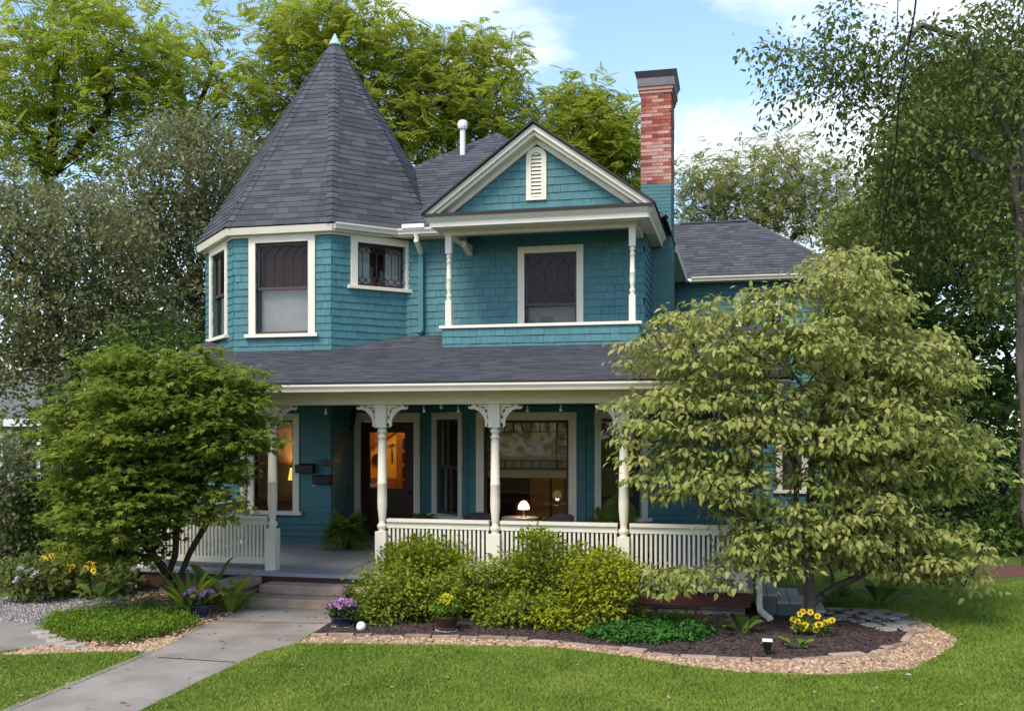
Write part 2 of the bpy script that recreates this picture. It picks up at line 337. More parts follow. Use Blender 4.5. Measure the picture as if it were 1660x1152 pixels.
def leaf_mesh(name, T, P, D, Nn, S):
    tv, tf = T; n = len(P); D = unit(D); X = unit(np.cross(D, Nn)); Z = np.cross(X, D)
    V = P[:,None,:]+S[:,None,None]*(tv[None,:,0:1]*X[:,None,:]+tv[None,:,1:2]*D[:,None,:]+tv[None,:,2:3]*Z[:,None,:])
    k = len(tv); tf = np.array(tf); Fc = (tf[None]+(np.arange(n)*k)[:,None,None]).reshape(-1, 3)
    return tri_mesh(name, V.reshape(-1, 3), Fc)
def tri_mesh(name, V, Fc):
    me = bpy.data.meshes.new(name); me.vertices.add(len(V)); me.vertices.foreach_set('co', V.astype(np.float32).ravel())
    me.loops.add(Fc.size); me.loops.foreach_set('vertex_index', Fc.astype(np.int32).ravel())
    me.polygons.add(len(Fc)); me.polygons.foreach_set('loop_start', np.arange(0, Fc.size, 3, dtype=np.int32))
    me.update(calc_edges=True); return me
def mesh_obj(name, me, m, parent=None, kind=None, loc=None):
    if m: me.materials.append(m)
    o = bpy.data.objects.new(name, me); link(o, parent); WL[o.name] = wloc(parent)
    if kind: o['kind'] = kind
    return o
def offs(P, parent): return P-np.array(wloc(parent))
def in_ells(ells, n, surf=.45):
    """points in a union of ellipsoids, denser toward the outside"""
    vol = np.array([r[0]*r[1]*r[2] for c, r in ells]); k = RNG.choice(len(ells), n, p=vol/vol.sum())
    d = unit(RNG.normal(size=(n, 3))); rr = RNG.random(n)**surf
    C_ = np.array([c for c, r in ells])[k]; R_ = np.array([r for c, r in ells])[k]
    return C_+d*R_*rr[:,None]
def relax(P, mind):
    keep = []
    for p in P:
        if all((p[0]-q[0])**2+(p[1]-q[1])**2+((p[2]-q[2])*1.3)**2 > mind*mind for q in keep): keep.append(p)
    return np.array(keep)
def leaves_at(C_, per, spread, flat, size, mode, center=None):
    n = len(C_)*per; c = np.repeat(C_, per, 0); off = RNG.normal(size=(n, 3))*np.array((1,1,flat))*spread
    P = c+off; out = off*np.array((1,1,.3)); out = unit(out+RNG.normal(size=(n,3))*.25*spread)
    up = np.tile((0,0,1.0), (n,1))
    if mode == 'layer': D = out+RNG.normal(size=(n,3))*.3+np.array((0,0,-.25)); Nn = up+RNG.normal(size=(n,3))*.35
    elif mode == 'droop': D = out*.75+RNG.normal(size=(n,3))*.34+np.array((0,0,-.55)); Nn = out*.5+up+RNG.normal(size=(n,3))*.5
    elif mode == 'frond': D = out+RNG.normal(size=(n,3))*.3+np.array((0,0,-.1)); Nn = up+RNG.normal(size=(n,3))*.4
    elif mode == 'up': D = out*.6+up*.55+RNG.normal(size=(n,3))*.35; Nn = up+RNG.normal(size=(n,3))*.5
    else: D = RNG.normal(size=(n,3))+np.array((0,0,-.2)); Nn = up+RNG.normal(size=(n,3))*.7
    S = size*RNG.uniform(.5, 1.35, n)
    return P, D, Nn, S
def skeleton(stems, C_, r_tip, droop=0, power=2.2):
    """stems: list of polylines; every cluster is joined to the nearest lower node. returns nodes, parent, radius"""
    nodes = []; par = []
    for st in stems:
        st = [np.array(p, float) for p in st]; prev = -1
        for i in range(len(st)-1):
            k = max(2, int(np.linalg.norm(st[i+1]-st[i])/.45))
            for j in range(k):
                if i == 0 and j == 0 and nodes and np.linalg.norm(nodes[0]-st[0]) < 1e-6: prev = 0; continue
                t = j/k; nodes.append(st[i]*(1-t)+st[i+1]*t+(RNG.normal(size=3)*.025 if (i or j) else 0)); par.append(prev); prev = len(nodes)-1
        nodes.append(st[-1]); par.append(prev)
    NA = np.array(nodes); order = np.argsort([np.min(np.linalg.norm(NA-c, axis=1)) for c in C_]); nodes = list(nodes)
    arr = np.zeros((len(nodes)+len(C_)*4+8, 3)); arr[:len(nodes)] = NA; n = len(nodes)
    for ci in order:
        c = C_[ci]; A = arr[:n]; d = np.linalg.norm(A-c, axis=1)+.9*np.maximum(0, A[:,2]-c[2]+.05)+.25*np.maximum(0, .3-A[:,2]); i = int(np.argmin(d))
        p = A[i].copy(); L = np.linalg.norm(c-p); k = 1 if L < .25 else (2 if L < .8 else 3); prev = i
        for j in range(1, k+1):
            t = j/k; q = p*(1-t)+c*t; q = q+(RNG.normal(size=3)*L*.06 if j < k else 0)+np.array((0,0,L*.12*math.sin(math.pi*t)))
            arr[n] = q; par.append(prev); prev = n; n += 1
    arr = arr[:n]; rad = np.zeros(n); acc = np.zeros(n); has = np.zeros(n, bool)
    for i in range(n-1, -1, -1):
        r = acc[i]**(1/power) if has[i] else r_tip
        rad[i] = max(r, r_tip)
        if par[i] >= 0: acc[par[i]] += rad[i]**power; has[par[i]] = True
    return arr, par, rad
def wood_mesh(arr, par, rad, rbase, sides=6, rmin=0):
    mb = MB(); sc = rbase/max(rad[0], 1e-6); nxt = {}
    rr = np.array([max(r*(sc if r > rad[0]*.35 else sc*.5+.5 if sc < 1 else min(sc, 1.6)), rmin) for r in rad])
    for i, p in enumerate(par):
        if p < 0: continue
        a, b = arr[p], arr[i]
        if np.linalg.norm(a-b) < .01: continue
        ra = min(rr[p], rr[i]*1.5); n = sides if rr[i] > .02 else 4
        mb.tube([a, a*.5+b*.5, b], [ra, (ra+rr[i])/2, rr[i]], n, cap=False)
    return mb
def tree(name, label, cat, base, stems, ells, ncl, mind, per, spread, flat, size, mode, T, lm, bark, rbase, r_tip=.006, group=None, indiv=0, extra=None, surf=.45, sides=6, keep=None):
    root = empty(name, base, label, cat, group)
    C_ = relax(in_ells(ells, ncl, surf), mind)
    if keep is not None: C_ = C_[keep(C_)]
    if extra is not None: C_ = np.vstack([C_, extra])
    arr, par, rad = skeleton(stems, C_, r_tip)
    wood_mesh(arr, par, rad, rbase, sides).build('trunk', M[bark], root, smooth=True)
    P, D, Nn, S = leaves_at(C_, per, spread, flat, size, mode)
    if indiv:
        dist = P @ _fw; idx = np.argsort(dist+RNG.random(len(P))*.8)[:indiv]; mask = np.ones(len(P), bool); mask[idx] = False
        crown = mesh_obj('crown', leaf_mesh('crown', T, offs(P[mask], root), D[mask], Nn[mask], S[mask]), LM[lm], root, 'stuff')
        lm1 = leaf_mesh('leaf', T, np.zeros((1,3)), np.array([[0,1.,0]]), np.array([[0,0,1.]]), np.array([1.])); lm1.materials.append(LM[lm])
        D2 = unit(D); X = unit(np.cross(D2, Nn)); Z = np.cross(X, D2)
        for i in idx:
            o = bpy.data.objects.new('leaf', lm1); link(o, crown); q = P[i]-np.array(wloc(root)); mtx = Matrix.Identity(4)
            for r in range(3): mtx[r][0] = X[i][r]*S[i]; mtx[r][1] = D2[i][r]*S[i]; mtx[r][2] = Z[i][r]*S[i]; mtx[r][3] = q[r]
            o.matrix_local = mtx
    else:
        mesh_obj('crown', leaf_mesh('crown', T, offs(P, root), D, Nn, S), LM[lm], root, 'stuff')
    return root
def pell(px, py, rx, ry, depth, rd=None):      # ellipsoid from a pixel centre and radii, at a depth in metres
    k = depth/F; c = at(px, py, depth); return (c, np.array((rx*k, (rd if rd else rx*k), ry*k)))

# ================================================================== SETTING: ground and beds
def sheet(name, pts, z, m, parent=None, kind='structure', sub=0):
    mb = MB(); mb.add([(p[0], p[1], z) for p in pts], [tuple(range(len(pts)))])
    o = mb.build(name, m, parent)
    if o.data.polygons[0].normal.z < 0: o.data.flip_normals()
    if kind and parent is None: o['kind'] = kind
    return o
def G(*px): return [onZ(x, y)[:2] for x, y in px]
ground = MB(); ground.add([(-400,-60,0),(400,-60,0),(400,700,0),(-400,700,0)], [(0,1,2,3)])
tag(ground.build('ground', M['lawn']), kind='structure')
WALK = G((21,1151),(162,1094),(252,1057),(301,1031),(345,1010),(388,991),(412,981),(575,979),(543,988),(537,1009),(476,1045),(420,1060),(330,1102),(231,1151))
d0 = (np.array(WALK[0])-np.array(WALK[1])); WALK = [tuple(np.array(WALK[0])+d0*2.2)]+WALK+[tuple(np.array(WALK[-1])+d0*2.2)]
walk = MB(); walk.prism([(p[0], p[1], -.05) for p in WALK], (0,0,.062)); walk = tag(walk.build('garden_walk', M['concrete']), kind='structure')
kerb = MB(); kp = [np.array((*p, .0)) for p in WALK[:6]]
for a, b in zip(kp[:-1], kp[1:]):
    t = unit(b-a); nrm = np.array((-t[1], t[0], 0)); kerb.prism([a-nrm*.0, b-nrm*.0, b+nrm*.07, a+nrm*.07], (0,0,.016))
kerb.build('kerb', M['concrete'], walk)
j = MB(); a, b = onZ(256,1067), onZ(382,1075); t = unit(b-a); nn = np.array((-t[1],t[0],0)); j.add([a-nn*.008+(0,0,.0165), b-nn*.008+(0,0,.0165), b+nn*.008+(0,0,.0165), a+nn*.008+(0,0,.0165)], [(0,1,2,3)]); j.build('expansion_joint', M['soil'], walk)
j = MB(); a, b = onZ(352,1008), onZ(538,1012); t = unit(b-a); nn = np.array((-t[1],t[0],0)); j.add([a-nn*.006+(0,0,.0165), b-nn*.006+(0,0,.0165), b+nn*.006+(0,0,.0165), a+nn*.006+(0,0,.0165)], [(0,1,2,3)]); j.build('expansion_joint', M['soil'], walk)
DRIVE = [(-14,8.2),(-7.9,8.55)]+G((0,1056),(60,1049),(128,1035),(75,1013),(0,1008))+[(-14,10.4)]
sheet('driveway', DRIVE, .006, M['concrete'])
GRAV = G((0,1008),(75,1013),(130,1005),(215,968),(235,950),(210,940),(120,950),(0,970))+[(-15,11.9),(-15,9.9)]
sheet('gravel_path', GRAV, .004, M['gravel'])
LBED = G((301,1031),(388,991),(412,981),(445,935),(218,935),(218,965),(130,1005),(70,1015),(66,1030),(110,1046),(180,1050),(255,1040))
sheet('leaf_bed', LBED, .010, M['redsoil'])
LCHIP = G((0,1062),(60,1049),(128,1035),(110,1046),(180,1050),(255,1040),(301,1031),(252,1057),(150,1057),(40,1062))
sheet('chip_strip', LCHIP, .005, M['chipbase'])
RLAWN = [(480,1043),(600,1044),(750,1046),(900,1050),(1000,1062),(1100,1078),(1200,1090),(1340,1095),(1480,1085),(1545,1048),(1553,1036),(1500,1008),(1480,1000)]
REDGE = [(505,1031),(590,1031),(672,1033),(740,1034),(880,1040),(1000,1053),(1100,1066),(1250,1073),(1400,1063),(1462,1046),(1478,1028)]
RBED = G(*REDGE)+[(1.9,12.6),(1.4,13.4),(.4,13.2),(.2,12.75),(-4.6,12.75)]+G((545,985),(537,1009))
mound = MB()
sheet('mulch_bed', RBED, .012, M['soil'])
RCHIP = G(*RLAWN)+G(*REDGE[::-1])+G((476,1045))
sheet('chip_border', RCHIP, .006, M['chipbase'])
def inpoly(P, poly):
    x, y = P[:,0], P[:,1]; ins = np.zeros(len(P), bool); n = len(poly)
    for i in range(n):
        (x1, y1), (x2, y2) = poly[i][:2], poly[(i+1) % n][:2]
        c = ((y1 > y) != (y2 > y)) & (x < (x2-x1)*(y-y1)/((y2-y1) or 1e-9)+x1); ins ^= c
    return ins
def scatter(poly, n):
    a = np.array([p[:2] for p in poly]); lo, hi = a.min(0), a.max(0); P = RNG.uniform(lo, hi, (n, 2)); return P[inpoly(P, poly)]
def bits(name, poly, n, size, thick, m, z, label, cat):
    """loose chips or stones: small tetrahedral-prism bits in one mesh"""
    P = scatter(poly, n); k = len(P); s = size*RNG.uniform(.5, 1.4, k)
    base = np.array([(-.5,-.3,0),(.5,-.35,0),(.45,.35,0),(-.4,.3,0),(-.3,-.1,1),(.3,-.15,1),(.2,.2,1)]); fc = np.array([(0,1,5),(0,5,4),(1,2,6),(1,6,5),(2,3,6),(3,4,6),(3,0,4),(4,5,6)])
    a = RNG.uniform(0, 6.28, k); ca, sa = np.cos(a), np.sin(a); tl = RNG.normal(size=(k,2))*.3
    V = base[None]*np.stack([s, s*RNG.uniform(.4,.9,k), thick*RNG.uniform(.5,1.5,k)], 1)[:,None,:]
    X = V[...,0]*ca[:,None]-V[...,1]*sa[:,None]; Y = V[...,0]*sa[:,None]+V[...,1]*ca[:,None]; Z = V[...,2]+X*tl[:,:1]+Y*tl[:,1:]
    V = np.stack([X+P[:,None,0], Y+P[:,None,1], Z+z], -1).reshape(-1,3); Fc = (fc[None]+(np.arange(k)*7)[:,None,None]).reshape(-1,3)
    tag(mesh_obj(name, tri_mesh(name, V, Fc), m), label, cat, kind='stuff')
bits('wood_chips', RCHIP, 16000, .045, .012, M['chip'], .006, 'tan wood chips along the curved border of the mulch bed', 'chips')
bits('loose_wood_chips', LCHIP, 3500, .045, .012, M['chip'], .006, 'thin strip of tan wood chips beside the lawn by the driveway', 'chips')
bits('bark_mulch', RBED, 14000, .05, .012, M['mulch'], .012, 'dark bark mulch covering the planting bed before the porch', 'mulch')
bits('gravel', GRAV, 16000, .035, .016, M['gravelbit'], .004, 'grey gravel of the path beside the porch', 'gravel')
bits('leaf_litter', LBED, 5000, .05, .012, M['chip'], .010, 'reddish leaf litter on the bed beside the concrete walk', 'litter')
# lawn blades
def blades(name, polys, n, h, label, avoid=()):
    Ps = np.vstack([scatter(p, n) for p in polys])
    for a in avoid: Ps = Ps[~inpoly(Ps, a)]
    k = len(Ps); a = RNG.uniform(0, 6.28, k); w = RNG.uniform(.003, .007, k)*(1+Ps[:,1]*.02); hh = h*RNG.uniform(.5, 1.25, k)
    dx_, dy_ = np.cos(a)*w, np.sin(a)*w; ln = RNG.normal(size=(k,2))*hh[:,None]*.8
    z0 = np.zeros(k)
    V = np.stack([np.stack([Ps[:,0]-dx_, Ps[:,1]-dy_, z0], 1), np.stack([Ps[:,0]+dx_, Ps[:,1]+dy_, z0], 1), np.stack([Ps[:,0]+ln[:,0], Ps[:,1]+ln[:,1], hh], 1)], 1).reshape(-1,3)
    tag(mesh_obj(name, tri_mesh(name, V, np.arange(3*k).reshape(-1,3)), M['grass']), label, 'grass', kind='stuff')
walkpoly = [p[:2] for p in WALK]; RL = G(*RLAWN)
chipr = [p[:2] for p in RCHIP]; bedr = [p[:2] for p in RBED]; lch = [p[:2] for p in LCHIP]; lbd = [p[:2] for p in LBED]; drv = [p[:2] for p in DRIVE]
blades('lawn_grass', [[(-5.9,6.6),(3.8,6.6),(3.8,8.6),(-5.9,8.6)], [(-5.9,8.6),(4.6,8.6),(4.6,10.7),(-5.9,10.7)]], 170000, .028, 'short green lawn grass between the walk and the wood chip border', [walkpoly, chipr, bedr, [(-9,6),(-5.0,6.9),(-5.9,9.6),(-9,9.6)]])
blades('side_lawn_grass', [[(1.2,10.7),(7,10.7),(7,16.6),(1.2,16.6)]], 110000, .032, 'side lawn grass beside the flagstone path', [chipr, bedr, [(.8,12.0),(2.0,11.9),(2.3,12.6),(1.6,13.6),(.6,13.6)]])
blades('corner_lawn_grass', [[(-9.5,6.3),(-5.0,6.3),(-5.4,9.5),(-9.5,9.5)]], 95000, .028, 'triangle of lawn grass between the walk and the driveway', [walkpoly, lch, lbd, drv])

fl_p = np.vstack([scatter([(-9,6.6),(5,6.6),(6,11),(-9,11)], 170), scatter(walkpoly, 70)]); nfl = len(fl_p)
me_ = leaf_mesh('fallen_leaves', T_LEAF, np.column_stack([fl_p, np.full(nfl, .022)]), np.column_stack([RNG.normal(size=(nfl,2)), RNG.normal(size=nfl)*.15]), np.column_stack([RNG.normal(size=(nfl,2))*.35, np.ones(nfl)]), RNG.uniform(.03,.075,nfl))
tag(mesh_obj('fallen_leaves', me_, M['edge']), 'scattered tan fallen leaves on the lawn and the walk', 'leaves', kind='stuff')
# ================================================================== THE HOUSE
FLZ = .37; YP = 12.82; YF = 12.55; YT = 16.1; YM = 17.12; YBAY = 15.8
house = empty('victorian_house', (-5, 18, 0), 'teal shingled two storey victorian house with conical turret and front porch', 'house')
TA, TB = -8.82, -6.95; tw = TB-TA; tcx = (TA+TB)/2; tap = tw/2*(1+2**.5); tcy = YT+tap
def octa(ap): return [np.array((tcx+ap/math.cos(math.pi/8)*math.sin(a), tcy-ap/math.cos(math.pi/8)*math.cos(a))) for a in [math.radians(-22.5+45*i) for i in range(8)]]
# octa()[0] = front-left corner, [1] = front-right corner, [2] right-front ... counter-clockwise seen from above
oc = octa(tap)
def seg_frame(p, q):   # wall from p to q with the outside on the right-hand side seen from above when walking p->q ... outward = (dy,-dx)
    p, q = np.array(p, float), np.array(q, float); u = q-p; return Fr(p, u, (u[1], -u[0])), float(np.hypot(*u))

# ---- windows
def window(fr, u0, u1, z0, z1, tw_=.13, style='double', name='window', sillw=.06, label=None, split=.5, depth=.045):
    """u0..z1 are the outer bounds of the cream casing"""
    mb = MB(); fr.box(mb, u0, u0+tw_, z0, z1, -.02, depth); fr.box(mb, u1-tw_, u1, z0, z1, -.02, depth); fr.box(mb, u0+tw_, u1-tw_, z1-tw_, z1, -.02, depth+.004)
    win = mb.build(name, M['cream'], house, bevel=.004)
    if label: win['label'] = label
    sb = MB(); fr.box(sb, u0-sillw, u1+sillw, z0-.05, z0+.012, -.02, depth+.05); sb.build('sill', M['cream'], win, bevel=.004)
    if True:
        ab = MB(); fr.box(ab, u0+tw_, u1-tw_, z0+.012, z0+.02, -.1, -.02); ab.build('inner_sill', M['cream'], win)
    a, b, c, d = u0+tw_, u1-tw_, z0+.02, z1-tw_; zm = c+(d-c)*split
    s = .045
    fm = 'bronze' if style in ('double', 'screen') else 'darkwood'
    def sash(p, q, r, t, dd):
        m_ = MB(); fr.box(m_, p, p+s, r, t, dd-.03, dd); fr.box(m_, q-s, q, r, t, dd-.03, dd); fr.box(m_, p+s, q-s, r, r+s, dd-.03, dd); fr.box(m_, p+s, q-s, t-s, t, dd-.03, dd)
        return m_.build('sash', M[fm], win)
    def pane(p, q, r, t, dd, parent, g='glass'):
        m_ = MB(); fr.box(m_, p, q, r, t, dd-.006, dd); return m_.build('pane', M[g], parent)
    if style == 'fixed':
        s1 = sash(a, b, c, d, -.03); pane(a+s, b-s, c+s, d-s, -.04, s1)
    else:
        s2 = sash(a, b, zm-s/2, d, -.03); pane(a+s, b-s, zm+s/2, d-s, -.045, s2, 'glassdim' if style == 'screen' else 'glass')
        s1 = sash(a, b, c, zm+s/2, -.062); pane(a+s, b-s, c+s, zm-s/2, -.077, s1)
    return win, (a+s, b-s, c+s, d-s, zm)
def leading(fr, win, a, b, c, d, n, dd, top=True, bottom=True, r=.006, m='lead'):
    """diamond-headed leaded lights: n upright bars with zigzag heads and feet"""
    w = (b-a)/n; h = w*.95
    def bar(u0, z0, u1, z1):
        mb = MB(); mb.tube([fr.P(u0, z0, dd), fr.P(u1, z1, dd)], r, 5); mb.build('lead_bar', M[m], win)
    zb = c+(h if bottom else 0); zt = d-(h if top else 0)
    for i in range(n):
        u = a+w*(i+.5)
        bar(u, zb, u, zt)
        for s_ in (-1, 1):
            e = u+s_*w/2
            if top: bar(u, zt, e, zt+h*.5); bar(e, zt+h*.5, u, d)
            if bottom: bar(u, zb, e, zb-h*.5); bar(e, zb-h*.5, u, c)

# ---- shell walls with real openings
def wall(name, fr, L, z0, z1, holes, m='tealwall', quota=0, kind='shingle', course=.128, extra_holes=()):
    mb = MB(); wall_panel(mb, fr, 0, L, z0, z1, holes); w = mb.build(name, M[m], house)
    if kind == 'shingle':
        O = fr.P(0, z0); courses(w, [O, fr.P(L, z0), fr.P(L, z1), fr.P(0, z1)], fr.u, (0,0,1), M['teal'], course, (.085,.24), .022, quota, 'shingle', 'shingle_field', [(h[0], h[1], h[2]-z0, h[3]-z0) for h in list(holes)+list(extra_holes)], jit=.004)
    elif kind == 'board':
        O = fr.P(0, z0); courses(w, [O, fr.P(L, z0), fr.P(L, z1), fr.P(0, z1)], fr.u, (0,0,1), M['teal'], .108, (9, 9), .028, 999, 'clapboard', 'clapboard_field', [(h[0], h[1], h[2]-z0, h[3]-z0) for h in list(holes)+list(extra_holes)], full=True)
    return w
# turret, upper storey
f0, L0 = seg_frame(oc[0], oc[1]); f1, L1 = seg_frame(oc[1], oc[2]); f7, L7 = seg_frame(oc[7], oc[0])
ZU0, ZU1 = 3.45, 5.86
W0 = (.30, 1.57, 4.03, 5.79); W1 = (.345, 1.54, 4.89, 5.80); W7 = (.35, 1.52, 4.07, 5.78)
hole = lambda w, t=.13: (w[0]+t, w[1]-t, w[2], w[3]-t)
wall('turret_wall', f0, L0, ZU0, ZU1, [hole(W0)], quota=90)
wall('turret_wall', f1, L1, ZU0, ZU1, [hole(W1)], quota=95)
wall('turret_wall', f7, L7, ZU0, ZU1, [hole(W7)], quota=20)
f6, L6 = seg_frame(oc[6], oc[7]); wall('turret_wall', f6, L6, ZU0, ZU1, [], quota=0)
bk = MB()
for i in (2,3,4,5): fr_, L_ = seg_frame(oc[i], oc[(i+1) % 8]); fr_.box(bk, 0, L_, ZU0, ZU1, -.12, 0)
bk.build('turret_back_wall', M['tealwall'], house)
w, g = window(f0, *W0, label='tall turret window with a pale blind drawn behind its lower pane', style='screen', split=.5)
leading(f0, w, g[0], g[1], g[4]+.03, g[3], 5, -.037, bottom=False, m='lead')
cb = MB(); f0.box(cb, g[0]-.02, g[1]+.02, g[2]-.02, g[4], -.16, -.15); cb.build('curtain', M['curtain'], w)
cb = MB(); f0.box(cb, g[0]-.02, g[1]+.02, g[4]+.002, g[3]+.02, -.16, -.15); cb.build('shade', M['screen'], w)
w, g = window(f1, *W1, label='small leaded turret window with diamond panes', style='fixed'); leading(f1, w, g[0], g[1], g[2], g[3], 6, -.035, r=.008)
for a_, b_ in ((g[0]-.03, g[0]+.27), (g[1]-.27, g[1]+.03)):
    cb = MB(); n_ = 9; pts = [f1.P(a_+(b_-a_)*i/n_, 0, -.17+.02*(i % 2)) for i in range(n_+1)]
    cb.add([p+np.array((0,0,z)) for z in (g[2]-.03, g[3]+.03) for p in pts], [(i, i+1, i+n_+2, i+n_+1) for i in range(n_)]); cb.build('lace_curtain', M['lace'], w)
w, g = window(f7, *W7, style='screen', label='narrow side turret window with dark screens')
# turret roof
ZE, ZK, ZA = 5.93, 6.55, 10.16; AE, AK = 2.44, 2.07
o_e, o_k = octa(AE), octa(AK); apex = np.array((tcx+.03, tcy, ZA))
rdk = MB()
def lift(p, z): return np.array((p[0], p[1], z))
vs = [lift(p, ZE) for p in o_e]+[lift(p, ZK) for p in o_k]+[apex-(0,0,.02)]
rdk.add(vs, [(i, (i+1) % 8, 8+(i+1) % 8, 8+i) for i in range(8)]+[(8+i, 8+(i+1) % 8, 16) for i in range(8)]+[tuple(range(7,-1,-1))])
troof = rdk.build('turret_roof', M['roofdeck'], house)
def slope_axes(a, b, c):     # a->b along the eave, c above
    a, b, c = map(lambda q: np.array(q, float), (a, b, c)); U = unit(b-a); V = (c-a)-((c-a) @ U)*U; V = unit(V); return U, V
for i in range(8):
    jn = (i+1) % 8; a, b, c, d = lift(o_e[i], ZE), lift(o_e[jn], ZE), lift(o_k[jn], ZK), lift(o_k[i], ZK)
    q1 = {0: 40, 1: 40}.get(i, 0); q2 = {0: 130, 1: 90}.get(i, 0)
    U, V = slope_axes(a, b, (c+d)/2)
    if i in (0,1,2,7,6): courses(troof, [a, b, c, d], U, V, M['roof'], .135, (.16,.36), .014, q1, jit=.002, gap=.003)
    U, V = slope_axes(d, c, apex)
    if i in (0,1,2,7,6): courses(troof, [d, c, apex], U, V, M['roof'], .122, (.16,.36), .014, q2, jit=.002, gap=.003)
caps = MB()
for i in (7,0,1,2):
    pts = [lift(o_e[i], ZE), lift(o_k[i], ZK), apex]; path = []
    for p, q in zip(pts[:-1], pts[1:]):
        n_ = int(np.linalg.norm(q-p)/.125); path += [p*(1-k/n_)+q*k/n_ for k in range(n_)]
    out_ = unit(np.array((o_e[i][0]-tcx, o_e[i][1]-tcy, 0))); side = np.array((-out_[1], out_[0], 0))
    for p, q in zip(path[:-3], path[1:-2]):
        up_ = unit(q-p); nn = unit(np.cross(side, up_)); nn = nn if nn @ out_ > 0 else -nn; hw = .10
        l0, r0 = p+side*hw-nn*.035, p-side*hw-nn*.035; e = up_*.145
        caps.add([l0+nn*.03, p+nn*.034, r0+nn*.03, l0+e+nn*.014, p+e+nn*.016, r0+e+nn*.014, l0, p, r0], [(0,3,4,1),(1,4,5,2),(6,0,1,7),(7,1,2,8)])
tag(caps.build('hip_cap_field', M['roof'], troof), kind='stuff')
fin = MB(); fin.lathe((apex[0], apex[1], 0), [(.125, ZA-.16), (.10, ZA-.11), (.012, ZA+.07), (.004, ZA+.075)], 10); fin.build('copper_finial', M['copper'], house)
# turret eave: soffit, fascia, gutter on the right face
cor = MB(); o_s = octa(tap+.002); o_f = octa(AE-.03); o_f2 = octa(AE+.0)
for i in (7,0,1,2,6):
    jn = (i+1) % 8
    cor.add([lift(o_s[i], 5.80), lift(o_s[jn], 5.80), lift(o_f[jn], 5.80), lift(o_f[i], 5.80)], [(0,1,2,3)])
    cor.add([lift(o_f[i], 5.80), lift(o_f[jn], 5.80), lift(o_f2[jn], 5.915), lift(o_f2[i], 5.915)], [(0,1,2,3)])
cor.build('turret_cornice', M['cream'], house)
fz = MB(); o_z = octa(tap+.05)
for i in (7,0,1,2):
    fr_, L_ = seg_frame(o_z[i], o_z[(i+1) % 8]); fr_.box(fz, 0, L_, 5.76, 5.798, -.04, 0)
fz.build('frieze_board', M['cream'], house)
def gutter(name, p, q, z, parent=house, h=.10, d=.10):
    p, q = np.array(p, float), np.array(q, float); fr_, L_ = seg_frame(p, q); mb = MB()
    prof = [(0,0),(d*.6,0),(d*.72,h*.35),(d,h*.75),(d,h),(d-.012,h),(d-.015,h*.78),(d*.66,h*.38),(d*.55,.012),(.012,.012),(.012,h),(0,h)]
    vs = [fr_.P(u, z+b, a) for u in (0, L_) for a, b in prof]; n_ = len(prof)
    mb.add(vs, [(i, (i+1) % n_, n_+(i+1) % n_, n_+i) for i in range(n_)]+[tuple(range(n_)), tuple(range(2*n_-1, n_-1, -1))]); return mb.build(name, M['cream'], parent)
gutter('gutter', lift(o_f2[1], 0)[:2]+np.array((.03,.03)), lift(o_f2[1], 0)[:2]*.28+lift(o_f2[2], 0)[:2]*.72, 5.83)

# ---- main wall (upper), balcony recess
fm, LM_ = Fr((-6.0, YM), (1,0), (0,-1)), 4.4
WB = (-3.84+6.0, -2.665+6.0, 4.03, 5.59)
wall('upper_wall', fm, LM_, 3.6, 5.95, [hole(WB, .12)], quota=40)
fs, LS = Fr((-1.6, YM), (0,1), (1,0)), 6.6
wall('side_wall', fs, LS, 3.45, 5.95, [], quota=0)
w, g = window(fm, *WB, tw_=.12, style='screen', split=.36, label='balcony window with dark stained leaded glass')
leading(fm, w, g[0], g[1], g[4]+.03, g[3], 4, -.037, m='lead')
for k in range(7):
    ta = math.pi*k/6; cb = MB(); cb.ball(fm.P((g[0]+g[1])/2+.28*math.cos(ta), g[4]+.36+.24*math.sin(ta), -.05), .03, 6, 4, (1,.2,1)); cb.build('stained_glass_piece', M['roomred'], w)
cb = MB(); fm.box(cb, g[0]-.02, g[1]+.02, g[4], g[3]+.02, -.22, -.2); cb.build('shade', M['roomred'], w); cb = MB(); fm.box(cb, g[0]-.02, g[1]+.02, g[2]-.02, g[4], -.30, -.28); cb.build('inner_shutter', M['screen'], w); cb = MB(); fm.box(cb, g[0]+.18, g[0]+.42, g[2], g[2]+.28, -.27, -.24); cb.build('chair_back', M['darkwood'], w)
# balcony apron, sill, posts, beam
BX0, BX1 = -4.92, -1.6
fa, LA = Fr((BX0, YT), (1,0), (0,-1)), BX1-BX0
wall('balcony_apron', fa, LA, 3.55, 4.06, [], quota=70, course=.125)
fal, LAL = Fr((BX0, YM), (0,-1), (-1,0)), YM-YT
wall('balcony_apron_side', fal, LAL, 3.55, 4.06, [], quota=0)
far_, LAR = Fr((BX1, YT), (0,1), (1,0)), YM-YT
wall('balcony_apron_side', far_, LAR, 3.55, 4.06, [], quota=0)
bf = MB(); bf.box(BX0+.12, BX1-.12, YT+.12, YM-.13, 3.5, 3.8); bf.build('balcony_floor', M['floor'], house)
sl_ = MB(); sl_.box(BX0-.06, BX1+.05, YT-.05, YT+.13, 4.063, 4.115); sl_.box(BX0-.06, BX0+.11, YT+.132, YM-.14, 4.063, 4.115); sl_.build('balcony_rail_cap', M['cream'], house, bevel=.006)
